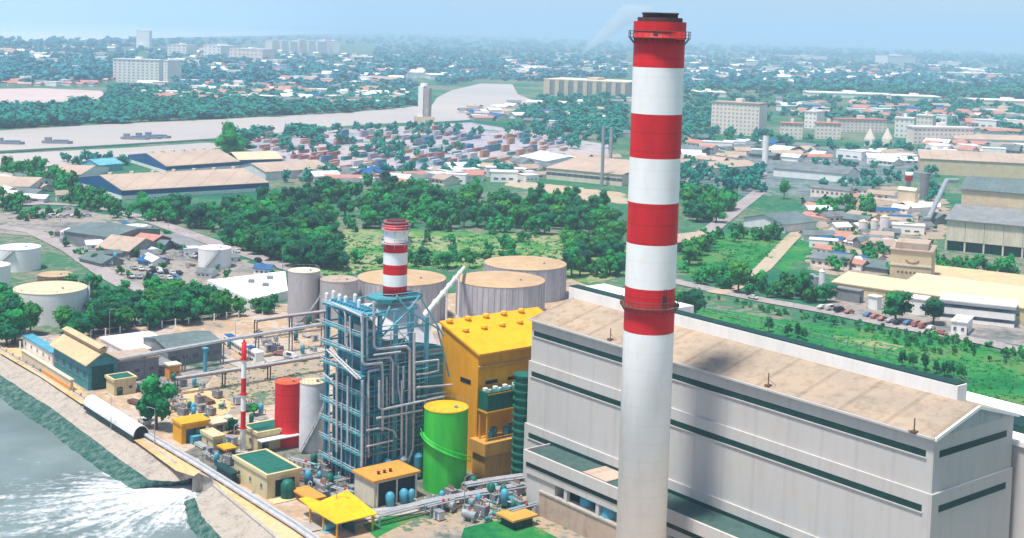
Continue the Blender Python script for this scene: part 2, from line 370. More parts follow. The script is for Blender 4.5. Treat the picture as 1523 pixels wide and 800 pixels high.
# land: everything inland of the seawall line, with the outfall channel cut into it
ch_a, ch_b = G(262, 724), G(300, 706); ch_c, ch_d = G(316, 712), G(292, 738)
crest1 = [G(-260, 365), G(0, 520), G(60, 556), G(110, 586), G(200, 643), G(262, 690), G(286, 706)]
crest2 = [G(318, 722), G(400, 790), G(470, 850), G(640, 1000)]
land = [crest1[0]-wd_*FAR]+crest1+[G(302, 704), G(316, 712)]+crest2+[crest2[-1]+wd_*FAR]
perp = Vector((-wd_.y, wd_.x, 0))
if perp.y < 0: perp = -perp
land += [land[-1]+perp*FAR, land[0]+perp*FAR]
struct('ground', flat(land, 0), 'ground', label='green and tan land reaching to the hazy horizon')
# sea
def water_mat():
    m = bpy.data.materials.new('sea'); m.use_nodes = True; n = m.node_tree; b = n.nodes['Principled BSDF']; L = n.links
    b.inputs['Roughness'].default_value = .28; b.inputs['Specular IOR Level'].default_value = .4
    g = n.nodes.new('ShaderNodeNewGeometry')
    out = G(292, 722, SEA_Z); tip = G(60, 770, SEA_Z)
    fa = math.atan2(tip.y-out.y, tip.x-out.x)
    mp = n.nodes.new('ShaderNodeMapping'); mp.vector_type = 'TEXTURE'
    mp.inputs['Location'].default_value = (out.x, out.y, 0); mp.inputs['Rotation'].default_value = (0, 0, fa)
    L.new(g.outputs['Position'], mp.inputs[0])
    sx = n.nodes.new('ShaderNodeSeparateXYZ'); L.new(mp.outputs[0], sx.inputs[0])
    def mth(op, a, b_=None, c=None):
        q = n.nodes.new('ShaderNodeMath'); q.operation = op
        for i, v in enumerate((a, b_, c)):
            if v is None: continue
            if isinstance(v, (int, float)): q.inputs[i].default_value = v
            else: L.new(v, q.inputs[i])
        return q.outputs[0]
    x, y = sx.outputs[0], sx.outputs[1]
    r = mth('SQRT', mth('ADD', mth('MULTIPLY', x, x), mth('MULTIPLY', y, y)))
    an = mth('ARCTAN2', y, x)
    cb = n.nodes.new('ShaderNodeCombineXYZ'); L.new(mth('MULTIPLY', an, 5.0), cb.inputs[0]); L.new(mth('MULTIPLY', r, .035), cb.inputs[1])
    st = n.nodes.new('ShaderNodeTexNoise'); st.inputs['Scale'].default_value = 2.2; st.inputs['Detail'].default_value = 8; st.inputs['Roughness'].default_value = .65; st.inputs['Distortion'].default_value = .35
    L.new(cb.outputs[0], st.inputs['Vector'])
    fl = n.nodes.new('ShaderNodeTexNoise'); fl.inputs['Scale'].default_value = .7; fl.inputs['Detail'].default_value = 10; fl.inputs['Roughness'].default_value = .7
    L.new(g.outputs['Position'], fl.inputs['Vector'])
    # foam density: near the outfall everywhere, farther out only in the streaks
    fall = mth('SUBTRACT', 1.15, mth('MULTIPLY', r, 1/40.0))
    fall = mth('MAXIMUM', fall, -.35)
    side = mth('MULTIPLY', mth('MULTIPLY', an, an), .32)
    mixd = mth('ADD', mth('MULTIPLY', st.outputs[0], 2.3), mth('MULTIPLY', fl.outputs[0], 1.7))
    dens = mth('SUBTRACT', mth('ADD', mth('MULTIPLY', fall, .85), mixd), mth('ADD', side, 2.12))
    rp = n.nodes.new('ShaderNodeValToRGB'); cr = rp.color_ramp
    cr.elements[0].position = .0; cr.elements[0].color = (0, 0, 0, 1); cr.elements[1].position = .62; cr.elements[1].color = (1, 1, 1, 1)
    L.new(dens, rp.inputs[0])
    bn = n.nodes.new('ShaderNodeTexNoise'); bn.inputs['Scale'].default_value = .05; bn.inputs['Detail'].default_value = 6
    L.new(g.outputs['Position'], bn.inputs['Vector'])
    wc = n.nodes.new('ShaderNodeValToRGB'); wc.color_ramp.elements[0].color = (.115, .16, .155, 1); wc.color_ramp.elements[1].color = (.185, .24, .235, 1)
    wc.color_ramp.elements[0].position = .35; wc.color_ramp.elements[1].position = .65
    L.new(bn.outputs[0], wc.inputs[0])
    mx = n.nodes.new('ShaderNodeMixRGB'); mx.inputs[2].default_value = (.72, .72, .75, 1)
    L.new(rp.outputs[0], mx.inputs[0]); L.new(wc.outputs[0], mx.inputs[1]); L.new(mx.outputs[0], b.inputs['Base Color'])
    bp = n.nodes.new('ShaderNodeBump'); bp.inputs['Strength'].default_value = .35; bp.inputs['Distance'].default_value = .5
    L.new(mth('ADD', fl.outputs[0], mth('MULTIPLY', st.outputs[0], .6)), bp.inputs['Height']); L.new(bp.outputs[0], b.inputs['Normal'])
    L.new(mth('ADD', mth('MULTIPLY', rp.outputs[0], .5), .28), b.inputs['Roughness'])
    M['sea'] = m
water_mat()
seaq = [crest1[0]-wd_*FAR+perp*60, crest2[-1]+wd_*FAR+perp*60, crest2[-1]+wd_*FAR-perp*FAR, crest1[0]-wd_*FAR-perp*FAR]
struct('sea', flat(seaq, SEA_Z), 'sea', label='grey green sea with white foam fanning from the outfall')
mat('river', (.50, .435, .39), .5, (.42, .38, .35), scale=.004, world=True, spec=.4)
mat('bay', (.62, .66, .68), .4, scale=.001, world=True, amt=.05)
# seawall: pale rubble slope above, algae-green slope below
def slope(name, top, zt, bot, zb, m, label):
    mb = MB(); n = len(top); R = random.Random(3)
    rows = 5; vs = []
    # resample for a rough edge
    def res(pts, k):
        out_ = []
        for i in range(k):
            t = i/(k-1)*(len(pts)-1); j = min(int(t), len(pts)-2); out_.append(pts[j].lerp(pts[j+1], t-j))
        return out_
    K = 60; A, B = res(top, K), res(bot, K)
    for i in range(K):
        for j in range(rows+1):
            t = j/rows; p = A[i].lerp(B[i], t); jit = 0 if j in (0,) else .14
            vs.append((p.x+R.uniform(-jit, jit), p.y+R.uniform(-jit, jit), zt+(zb-zt)*t+(R.uniform(-.15, .15) if 0 < j < rows else 0)))
    r1 = rows+1
    mb.add(vs, [(i*r1+j, i*r1+j+1, (i+1)*r1+j+1, (i+1)*r1+j) for i in range(K-1) for j in range(rows)])
    return struct(name, mb, m, label=label)
Zm = -2.2
c1 = [p.copy() for p in crest1]
m1 = [G(-300, 390, Zm), G(0, 557, Zm), G(52, 592, Zm), G(76, 606, Zm), G(150, 662, Zm), G(222, 714, Zm), G(262, 716, Zm), G(284, 712, Zm)]
b1 = [G(-330, 425, SEA_Z-.4), G(0, 602, SEA_Z-.4), G(38, 626, SEA_Z-.4), G(74, 650, SEA_Z-.4), G(128, 694, SEA_Z-.4), G(190, 731, SEA_Z-.4), G(240, 724, SEA_Z-.4), G(278, 722, SEA_Z-.4)]
slope('seawall', c1, 0.01, m1, Zm, 'rock_pink', 'pale pink rubble slope of the seawall above the algae')
slope('shore', m1, Zm, b1, SEA_Z-.4, 'algae', 'dark green algae covered foot of the seawall at the water')
m2 = [G(290, 740, Zm), G(300, 768, Zm), G(330, 800, Zm), G(400, 860, Zm), G(560, 1010, Zm)]
b2 = [G(270, 748, SEA_Z-.4), G(276, 785, SEA_Z-.4), G(300, 815, SEA_Z-.4), G(360, 870, SEA_Z-.4), G(520, 1030, SEA_Z-.4)]
slope('seawall', [p.copy() for p in crest2], 0.01, m2, Zm, 'rock_pink', 'pale rubble slope right of the foaming outfall')
for k_, cr_ in enumerate((crest1[:-1], crest2)):
    kb = MB()
    for a, b in zip(cr_, cr_[1:]):
        d_ = (b-a).normalized(); n_ = Vector((-d_.y, d_.x, 0))*.35
        kb.prism([((a-n_).x, (a-n_).y), ((b-n_).x, (b-n_).y), ((b+n_).x, (b+n_).y), ((a+n_).x, (a+n_).y)] if (b-a).cross(n_).z > 0 else [((a+n_).x, (a+n_).y), ((b+n_).x, (b+n_).y), ((b-n_).x, (b-n_).y), ((a-n_).x, (a-n_).y)], -.4, .28)
    struct('kerb', kb, 'concrete', label=('pale kerb along the top of the seawall', 'pale kerb on the seawall right of the outfall')[k_])
slope('shore', m2, Zm, b2, SEA_Z-.4, 'algae', 'green algae slope right of the foaming outfall')
# channel mouth walls and apron
mb = MB()
for a, b in ((crest1[-1], G(302, 704)), (G(302, 704), G(316, 712)), (G(316, 712), crest2[0])):
    mb.add([(*a.xy, 0), (*b.xy, 0), (*b.xy, SEA_Z-1), (*a.xy, SEA_Z-1)], [(0, 1, 2, 3)])
struct('channel_wall', mb, 'concrete', label='concrete walls of the outfall channel')
# patches inland
patch('bay', [(-400, 52), (0, 61), (60, 61), (250, 56), (390, 53), (480, 50), (566, 47), (520, 44), (400, 39.5), (0, 28), (-400, 17)], 'bay', z=.5, label='pale sea bay under the far hills')
patch('river', [(-60, 196), (0, 194), (170, 184), (330, 177), (500, 168), (560, 164), (618, 158), (640, 160), (650, 145), (672, 134), (715, 124), (762, 125), (770, 140), (800, 152), (805, 160), (760, 172), (700, 178), (650, 181), (560, 184), (500, 188), (430, 196), (330, 205), (150, 216), (0, 224), (-60, 228)], 'river', z=.25, label='pale muddy river curving behind the port')
patch('river', [(-60, 233), (0, 229), (200, 219), (310, 212), (345, 216), (300, 224), (185, 236), (90, 246), (0, 250), (-60, 252)], 'river', z=.25, label='narrow pale basin beside the river bank')
strip('embankment', [(-60, 231), (0, 227), (160, 217), (330, 207)], 9, 'shade_green', z=.4, label='thin dark embankment between river and basin')
patch('field', [(-20, 132), (60, 131), (150, 135), (168, 150), (150, 157), (-20, 160)], 'mud', z=.3, label='bare pinkish field on the far river bank')
patch('port_yard', [(330, 210), (420, 197), (560, 190), (640, 185), (700, 182), (840, 205), (905, 215), (905, 232), (820, 245), (720, 258), (600, 268), (480, 262), (420, 240)], 'port', label='grey lilac container yard of the port')
patch('sand_strip', [(760, 268), (820, 274), (925, 287), (940, 304), (860, 296), (800, 284), (750, 275)], 'sand', label='sandy strip beside the low white factory')
patch('clearing', [(430, 352), (520, 340), (640, 342), (780, 348), (905, 350), (940, 370), (930, 410), (880, 420), (700, 400), (560, 400), (480, 415), (440, 400)], 'clearing', label='yellow green clearing behind the small stack')
patch('grass_field', [(1030, 352), (1110, 342), (1165, 350), (1150, 385), (1110, 412), (1030, 415), (1005, 390)], 'meadow', label='bright green field beyond the striped chimney')
patch('grass_field', [(1165, 375), (1215, 318), (1240, 300), (1255, 320), (1210, 370), (1175, 405), (1150, 400)], 'meadow', label='green verge along the pale track')
patch('grass_field', [(1000, 455), (1060, 458), (1180, 478), (1310, 492), (1420, 505), (1560, 545), (1650, 760), (1450, 640), (1250, 560), (1040, 500)], 'meadow', label='bright green meadow behind the long hall')
patch('bare_soil', [(1240, 499), (1290, 503), (1345, 515), (1330, 520), (1280, 513), (1240, 505)], 'clearing', label='patch of thin dry grass and soil in the meadow')
patch('industrial_yard', [(1195, 300), (1330, 275), (1410, 300), (1410, 345), (1330, 400), (1290, 420), (1200, 400), (1220, 360)], 'dirty_yard', label='cluttered grey yard of the works at right')
patch('industrial_yard', [(1235, 430), (1290, 420), (1530, 470), (1560, 520), (1430, 502), (1330, 480), (1230, 465)], 'lot', label='paved yard before the cream works')
patch('industrial_yard', [(1010, 235), (1200, 215), (1380, 232), (1390, 262), (1240, 290), (1090, 290), (1010, 275)], 'works', label='grey works yard behind the white stack')
patch('parking_lot', [(-20, 318), (110, 308), (190, 325), (330, 372), (430, 408), (300, 425), (215, 432), (150, 405), (60, 352), (-20, 345)], 'lot', label='pale grey parking and storage lot behind the tanks')
patch('plant_yard', [(-260, 365), (0, 470), (60, 500), (300, 475), (420, 452), (640, 440), (850, 415), (1000, 474), (1447, 612), (1650, 700), (1650, 1300), (640, 1000), (400, 790), (318, 722), (316, 712), (286, 700), (200, 640), (110, 583), (60, 553), (0, 517)], 'yard', label='tan and concrete yard of the power station')
patch('gravel_bund', [(330, 545), (420, 520), (480, 512), (482, 560), (410, 600), (330, 620), (300, 590)], 'dirty_yard', label='green stained bund around the red tank')
patch('orange_earth', [(205, 648), (225, 655), (300, 700), (288, 708), (262, 700), (190, 648)], 'orange_earth', label='orange earth strip between seawall and pipes')
patch('orange_earth', [(318, 712), (345, 722), (435, 785), (500, 840), (470, 850), (330, 728)], 'orange_earth', label='orange earth strip right of the outfall')
patch('orange_earth', [(0, 512), (40, 520), (112, 572), (150, 605), (120, 600), (60, 560), (0, 525)], 'orange_earth', label='orange earth strip along the top of the seawall')
patch('orange_earth', [(250, 590), (300, 575), (350, 600), (340, 640), (280, 625), (235, 610)], 'orange_earth', label='patch of orange soil beside the tree')
patch('plant_grass', [(560, 770), (640, 748), (780, 735), (800, 760), (1000, 800), (1000, 860), (560, 860)], 'dirty_yard', label='stained ground before the hall annex')
patch('lawn', [(690, 785), (760, 770), (830, 800), (830, 840), (690, 840)], 'meadow', label='small lawn below the annex')
patch('lawn', [(540, 780), (600, 762), (700, 742), (780, 727), (782, 733), (700, 752), (610, 775), (560, 800)], 'meadow', label='narrow green ditch across the yard')
patch('stained_ground', [(430, 690), (470, 668), (540, 690), (620, 700), (700, 690), (790, 690), (785, 735), (700, 748), (560, 765), (500, 770), (440, 740)], 'stain', label='dark stained ground round the foot of the boiler')
patch('stained_ground', [(275, 672), (330, 650), (365, 655), (450, 640), (480, 660), (450, 700), (350, 716), (330, 706)], 'stain', label='dark stained ground around the striped mast')
patch('stained_ground', [(180, 530), (250, 520), (340, 520), (300, 575), (215, 590), (190, 570)], 'lot', label='pale concrete ground before the grey shed')
strip('road', [(-60, 312), (60, 303), (140, 306), (215, 325), (330, 366), (440, 402), (540, 440)], 9, 'road_pale', marks=True, label='pale road running behind the white tanks')
strip('road', [(-60, 330), (50, 345), (105, 372), (160, 410), (215, 440)], 8, 'road_pale', label='pale road in front of the parking lot')
strip('road', [(990, 416), (1060, 432), (1140, 448), (1230, 464), (1330, 485), (1440, 505), (1560, 530)], 8, 'road_pale', marks=True, label='pinkish road along the meadow')
strip('road', [(1062, 437), (1092, 428), (1135, 400), (1170, 362), (1205, 328), (1240, 296), (1262, 280)], 7, 'sand', label='pale track between the green fields')
strip('road', [(1000, 372), (1060, 340), (1095, 312), (1130, 285)], 9, 'road_pale', label='grey road beside the tilted sheds')
strip('road', [(300, 520), (360, 545), (480, 520)], 6, 'concrete', label='concrete lane inside the power station')
strip('road', [(440, 790), (560, 765), (780, 745)], 5, 'concrete', label='concrete lane before the yellow canopy')
strip('railway', [(560, 262), (700, 242), (850, 212)], 9, 'road_pale', label='railway sidings through the port')

# ------------------------------------------------------------------ the tall striped chimney
def banded_stack(name, label, P, R, edges, z_end, n=48, cat='chimney', R2=None):
    """edges: list of (z, material index above->below) from top to bottom"""
    t = thing(name, label, cat, (P[0], P[1], 0))
    prof, mis = [], []
    zs = [e[0] for e in edges]+[z_end]; R2 = R if R2 is None else R2
    def rad(z): return R2+(R-R2)*(z-z_end)/(zs[0]-z_end)
    prof.append((rad(z_end), z_end))
    for i in range(len(edges)-1, -1, -1): prof.append((rad(zs[i]), zs[i])); mis.append(edges[i][1])
    part('shaft', MB().lathe(prof, n, mis=mis), ['stack_white', 'red'], t, smooth=True)
    return t
def ring_platform(t, R, z, wd, rail=1.1, m='gal', n=32, posts=24, name='platform'):
    mb = MB()
    vs = [(r*math.cos(2*math.pi*i/n), r*math.sin(2*math.pi*i/n), zz) for r, zz in ((R+.02, z), (R+wd, z), (R+wd, z+.12), (R+.02, z+.12)) for i in range(n)]
    mb.add(vs, [(j*n+i, j*n+(i+1) % n, ((j+1) % 4)*n+(i+1) % n, ((j+1) % 4)*n+i) for j in range(4) for i in range(n)])
    o = part(name, mb, m, t)
    rb = MB()
    for h_ in (.55, rail):
        for i in range(n):
            a, b = 2*math.pi*i/n, 2*math.pi*(i+1)/n; q = R+wd-.06
            rb.tube((q*math.cos(a), q*math.sin(a), z+.12+h_), (q*math.cos(b), q*math.sin(b), z+.12+h_), .05, 4)
    for i in range(posts):
        a = 2*math.pi*i/posts; q = R+wd-.06
        rb.tube((q*math.cos(a), q*math.sin(a), z+.12), (q*math.cos(a), q*math.sin(a), z+.12+rail), .05, 4)
        rb.tube((R*math.cos(a), R*math.sin(a), z-1.0), ((R+wd-.1)*math.cos(a), (R+wd-.1)*math.sin(a), z), .06, 4)
    part('railing', rb, m, o)
    return o
DCH = 228.0
d_ = ray(952, 800); k_ = DCH/d_.y
CH0 = Vector((d_.x*k_+.15, DCH, 0))
def zc(py):
    return zat(Vector((CH0.x, CH0.y-4.4, 0)), py)
RC = 75.5/2/F*DCH*1.005
edg = [(zc(32), 1), (zc(101), 0), (zc(171), 1), (zc(237), 0), (zc(304), 1), (zc(366), 0), (zc(432), 1), (zc(499), 0)]
t = banded_stack('chimney', 'tall red and white striped chimney standing before the long grey hall', CH0, RC, edg, 0)
ztop = zc(32)
ring_platform(t, RC, zc(57), .95, m='steel_brown', posts=28)
ring_platform(t, RC, zc(461), .8, m='steel_brown', posts=28)
mb = MB().lathe([(RC+.12, ztop-1.6), (RC+.12, ztop-.9), (RC+.12, ztop)], 48)
part('crown_band', mb, 'red', t)
for q in range(4):
    a = math.radians(45+90*q); part('flue', MB().lathe([(1.45, ztop-1), (1.45, ztop+1.25), (1.6, ztop+1.25), (1.6, ztop+1.55)], 20, (2.05*math.cos(a), 2.05*math.sin(a))), 'soot', t, smooth=True)
mb = MB().lathe([(3.9, ztop), (3.9, ztop+.7)], 32); part('cap', mb, 'soot', t)
lb = MB(); a = math.radians(-62)
for s_ in (-1, 1):
    q = RC+.25; lb.tube((q*math.cos(a+.05*s_), q*math.sin(a+.05*s_), zc(461)), (q*math.cos(a+.05*s_), q*math.sin(a+.05*s_), zc(430)), .05, 4)
for i in range(8):
    z = zc(461)+i*.45; lb.tube((q*math.cos(a-.05), q*math.sin(a-.05), z), (q*math.cos(a+.05), q*math.sin(a+.05), z), .04, 4)
part('ladder', lb, 'soot', t)
for (za, aa) in ((zc(449), -62), (zc(44), -105)):
    a = math.radians(aa); mb = MB()
    for dx in (-.35, .35):
        ca, sa = math.cos(a+dx/RC), math.sin(a+dx/RC)
        cb, sb = math.cos(a+(dx+.35)/RC), math.sin(a+(dx+.35)/RC)
    q = RC+.05; A_, B_ = a-.09, a+.09
    mb.add([(q*math.cos(A_), q*math.sin(A_), za-1), (q*math.cos(B_), q*math.sin(B_), za-1), (q*math.cos(B_), q*math.sin(B_), za+1), (q*math.cos(A_), q*math.sin(A_), za+1),
            ((q-.3)*math.cos(A_), (q-.3)*math.sin(A_), za-1), ((q-.3)*math.cos(B_), (q-.3)*math.sin(B_), za-1), ((q-.3)*math.cos(B_), (q-.3)*math.sin(B_), za+1), ((q-.3)*math.cos(A_), (q-.3)*math.sin(A_), za+1)],
           [(0, 1, 2, 3), (4, 7, 6, 5), (0, 4, 5, 1), (3, 2, 6, 7), (0, 3, 7, 4), (1, 5, 6, 2)])
    part('door', mb, 'soot', t)

# ------------------------------------------------------------------ turbine hall
HZ = 38.0
HO = G(1390, 652, HZ); HO.z = 0
HL = run(Vector((HO.x, HO.y, HZ)), -AX, 791.5); HW = run(Vector((HO.x, HO.y, HZ)), AY, 1508)
hall = thing('turbine_hall', 'long grey hall with dark louvre bands behind the tall striped chimney', 'power station', HO, ANG)
za, zb = 29.0, 15.2
wl = MB()
wl.box(-HL, 0, zb, 0, HW, HZ)                 # upper two tiers, the lower ones slightly proud
part('wall', wl, 'hall_wall', hall)
wl = MB().box(-HL-.35, -.35, zb+.003, .35, HW, za); part('middle_wall', wl, 'hall_wall', hall)
wl = MB().box(-HL-.7, -.7, 0, .7, HW, zb); part('lower_wall', wl, 'hall_wall', hall)
for (z0, z1, off) in ((34.6, 35.7, 0), (25.8, 26.9, .35), (12.3, 13.4, .7)):
    m_ = MB().box(-HL+.8, -off-.06, z0, -1.4, -off+.2, z1)
    part('louvre_band', m_, 'dark_green', hall)
    part('end_louvre', MB().box(off-.2, 1.6, z0, off+.06, HW-2.0, z1), 'dark_green', hall)
    part('sill', MB().box(-HL+.5, -off-.22, z0-.18, -1.2, -off-.003, z0-.003), 'hall_wall', hall)
rh = 3.1
part('gable', MB().gable_end(-HL, .05, 0, HW-.05, HZ+.003, rh), 'hall_end_shade', hall)
rf = part('roof', MB().gable(-HL, 0, 0, HW, HZ+.1, rh, 'x', .35, .25), 'hall_roof', hall)
part('gutter', MB().box(-HL-.3, -.75, HZ-.15, .35, -.36, HZ+.2), 'hall_wall', hall)
part('barge_board', MB().add([(.36,-.5,HZ-.3),(.36,HW/2,HZ+rh-.1),(.36,HW+.5,HZ-.3),(.36,HW+.5,HZ+.25),(.36,HW/2,HZ+rh+.45),(.36,-.5,HZ+.25),
   (.75,-.5,HZ-.3),(.75,HW/2,HZ+rh-.1),(.75,HW+.5,HZ-.3),(.75,HW+.5,HZ+.25),(.75,HW/2,HZ+rh+.45),(.75,-.5,HZ+.25)],
   [(0,5,4,1),(1,4,3,2),(6,7,10,11),(7,8,9,10),(5,11,10,4),(4,10,9,3),(0,1,7,6),(1,2,8,7),(0,6,11,5),(2,3,9,8)]), 'white', hall)
gx = 4.0
gl = MB().box(-HL-2, HW/2+.6, HZ+1.2, -gx, HW/2+3.4, HZ+rh+2.5); g_ = part('roof_gallery', gl, 'white', hall, label='long white raised gallery along the roof ridge')
part('gallery_roof', MB().box(-HL-2.2, HW/2+.75, HZ+rh+2.503, -gx+.2-.5, HW/2+3.3, HZ+rh+2.75), 'dark_green', g_)
vm = MB().box(0, HW/2+.45, HZ+rh-.35, 2.6, HW/2+.598, HZ+rh+.1).mesh('vent', 'dark_green')
for i in range(int(HL/4)): part('vent', vm, None, g_).location = (-HL+i*4, 0, 0)
part('parapet', MB().box(-HL-1.8, HW/2+5.2, HZ+.8, -HL+26, HW-.5, HZ+rh+2.2), 'white', hall, label='white plant room at the far end of the roof')
for px, py in ((1143, 568), (1360, 634), (908, 500)):
    p = to_local(G(px, py, HZ+1.2), HO, ANG); zz = HZ+.4+rh*min(p.y, HW-p.y)/(HW/2)
    m_ = MB().box(p.x-.5, p.y-.5, zz-.1, p.x+.5, p.y+.5, zz+.25).tube((p.x, p.y, zz), (p.x, p.y, zz+2.3), .11, 6)
    if px > 1300: m_.tube((p.x, p.y, zz+.1), (p.x-.9, p.y-.3, zz+.1), .09, 6)
    else: m_.tube((p.x, p.y, zz+1.2), (p.x+1.6, p.y+.2, zz+.3), .05, 6)
    part('roof_post', m_, 'steel_brown', hall)
# annex along the foot of the hall
_ac = to_local(G(780, 758), HO, ANG); AD = -_ac.y
an = thing('hall_annex', 'low annex with dark green flat roof along the foot of the hall', 'annex', HO, ANG)
A0, A1_ = _ac.x, 0
za_ = zat(G(780, 758), 668)
part('wall', MB().box(A0, -AD, za_*.62, A1_, -.71, za_-.9), 'hall_wall', an)
part('roof', MB().box(A0+.5, -AD+.5, za_-.897, A1_-.5, -.8, za_-.3), 'annex_roof', an)
part('parapet', MB().box(A0-.3, -AD-.5, za_-2.3, A1_+.3, -AD-.003, za_).box(A0-.3, -AD, za_-2.3, A0-.003, -.9, za_).box(A1_+.003, -AD, za_-2.3, A1_+.3, -.9, za_), 'hall_wall', an)
part('louvre_band', MB().box(A0+.3, -AD-.12, za_-3.4, A1_-.3, -AD-.003, za_-2.6), 'dark_green', an)
part('lower_wall', MB().box(A0, -AD+.4, 0, A0+9, -.72, za_*.62-.003), 'hall_wall', an)
part('lower_wall', MB().box(A0+9.003, -AD+4.6, 0, A1_, -.72, za_*.62-.003), 'shade_green', an)  # dark colour stands in for the shade behind the columns
for x in (A0+17, -26, -17, -8):
    part('roof_beam', MB().box(x, -AD+.55, za_-.297, x+(7 if x < -50 else 1.6), -.9, za_-.05), 'cream_light' if x > -50 else 'tan_roof', an)
for i in range(8):
    x = A0+12+i*9.5; part('column', MB().box(x, -AD+.2, 0, x+.9, -AD+1.1, za_*.62-.003), 'hall_wall', an)
# low beige wall building before the annex, and the blue tanks in its shade
P = G(801, 768); lo_ = to_local(P, HO, ANG)
bw = thing('bunker', 'beige concrete bunker wall in front of the annex', 'bunker', HO, ANG)
part('wall', MB().box(lo_.x, lo_.y, 0, lo_.x+34, lo_.y+1.6, 5.2), 'tan_roof', bw)
part('coping', MB().box(lo_.x-.2, lo_.y-.2, 5.203, lo_.x+34.2, lo_.y+2.0, 5.55), 'concrete', bw)
part('side_wall', MB().box(lo_.x, lo_.y+1.603, 0, lo_.x+1, lo_.y+3.0, 4.4), 'hall_wall', bw)
for i, (dx, r, h_) in enumerate(((9, 2.0, 8.2), (16, 2.6, 8.8), (24, 2.0, 7.5))):
    q = thing('tank', ('small teal tank nearest the annex corner', 'largest teal tank between bunker and annex', 'teal tank partly behind the striped chimney')[i], 'tank', Vector(HO)+AX*(lo_.x+dx+3)+AY*(-AD+2.6), ANG)
    r *= .8; h_ -= 1.4; part('shell', MB().lathe([(r, 0), (r, h_), (r*.7, h_+.6), (.1, h_+.8)], 24), 'steel_blue', q, smooth=True)
    part('nozzle', MB().tube((0, 0, h_+.6), (0, 0, h_+1.4), .25, 8), 'gal', q)
P = G(1010, 800)
lq = to_local(P, HO, ANG)
q = thing('pipe_duct', 'pale curved duct at the foot of the annex right of the chimney', 'duct', P, ANG)
part('duct_body', MB().path([(-10, 1, 0.5), (-6, 1, 5), (0, 1, 6), (9, 1, 4.5), (12, 1, .5)], .9, 10), 'teal', q)
# second, lower hall behind it
h2 = thing('rear_hall', 'lower grey hall standing just behind the long hall', 'hall', HO, ANG)
part('wall', MB().box(-HL+10, HW+1.5, 0, 9, HW+22, 32.5), 'hall_wall', h2)
part('roof', MB().box(-HL+9.6, HW+1.1, 32.503, 9.4, HW+22.4, 33.3), 'white', h2)
part('louvre_band', MB().box(8.9, HW+2, 27.6, 9.08, HW+21, 28.6), 'dark_green', h2)
part('ledge', MB().box(9.003, HW+1.5, 29.6, 9.4, HW+22, 30.2), 'hall_wall', h2)
part('roof_duct', MB().box(-HL+14, HW+6, 33.303, 4, HW+12, 34.6), 'dark_green', h2)

# ------------------------------------------------------------------ yellow building, ochre block, green units
yb = Site(707, 706, 529, 652, 812)
Y = yb.thing('yellow_building', 'big yellow building with sloping yellow roof beside the blue boiler', 'building')
h, L, W = yb.h, yb.L, yb.W+8
pk = zat(yb.O-yb.ax*L, 481)
part('wall', MB().prism([(-L, 0), (0, 0), (0, W), (-L, W)], 0, [pk, h, h, pk]), 'yellow', Y)
part('roof', MB().prism([(-L-.4, -.4), (.8, -.4), (.8, W+.5), (-L-.4, W+.5)], [pk+.01, h+.003, h+.003, pk+.01], [pk+.55, h+.5, h+.5, pk+.55]), 'yellow_roof', Y)
part('fascia', MB().box(.003, -.2, h-3.0, .55, W, h-2.4), 'ochre', Y)
for y in (2.2, 8.6, 15.0, 21.4):
    if y+4 < W: part('window_slit', MB().box(-.1, y, h-6.9, .09, y+3.4, h-6.1), 'dark', Y)
part('window_slit', MB().box(-L*.45, -.09, h-7.2, -L*.18, .1, h-6.2), 'dark', Y)
for i in range(5):
    for k, xx in enumerate((-L*.93, -L*.62)):
        y = 1.5+i*(W-2)/5+k*1.4; zz = h+(pk-h)*(-xx/L)+.5
        part('roof_vent', MB().lathe([(.5, zz-.2), (.5, zz+.35), (.85, zz+.4), (.75, zz+.85), (.2, zz+1.05)], 12, (xx, y)), 'yellow_bright', Y)
ob = Site(720, 716, 658, 702, 800)
O_ = ob.thing('ochre_block', 'ochre concrete block under the green cooling unit', 'building')
h, L, W = ob.h, ob.L, ob.W
part('wall', MB().box(-L, 0, 0, 0, W*.62, h-3), 'ochre', O_)
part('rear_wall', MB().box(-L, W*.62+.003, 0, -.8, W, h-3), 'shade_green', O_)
part('deck', MB().box(-L-.6, -.6, h-3+.003, .8, W+.5, h-.2), 'ochre', O_)
rl = MB()
for i in range(9):
    y = -.5+i*W/8; rl.tube((.7, y, h-.2), (.7, y, h+.9), .05, 4)
rl.tube((.7, -.5, h+.9), (.7, W, h+.9), .05, 4).tube((.7, -.5, h+.4), (.7, W, h+.4), .05, 4)
part('railing', rl, 'yellow', O_)
P = ob.O+ob.ay*.5
cu = thing('cooling_unit', 'green cooling unit with row of white fans on the ochre block', 'cooling unit', (P.x, P.y, 0), ANG)
z0 = zat(P, 614); z1 = zat(P, 586)
part('casing', MB().box(-L*.8, .2, z0, -.4, W*.72, z1), 'green_roof', cu)
part('trim', MB().box(-L*.8-.15, .02, z0-.35, -.2, W*.74, z0-.003).box(-.38, .3, z1-.5, -.3, W*.7, z1-.3), 'yellow', cu)
for i in range(4):
    for k in range(2): part('fan', MB().lathe([(.6, z1), (.6, z1+.5), (.45, z1+.55), (.2, z1+.3)], 14, (-L*.62+k*L*.34, 1.3+i*W*.18)), 'gal' if k else 'white_metal', cu)
for x, y in ((-L*.75, .5), (-.7, .5), (-.7, W*.68), (-L*.75, W*.68)): part('leg', MB().box(x-.2, y-.2, h-.2, x+.2, y+.2, z0-.353), 'yellow', cu)
for i in range(5):
    mb = MB().lathe([(.7, h-.15), (.7, h+1.8), (.4, h+2.2)], 12, (-L*.3-(i % 2)*1.2, 1.6+i*W*.15)); part('valve_pot', mb, 'teal_dark', cu)
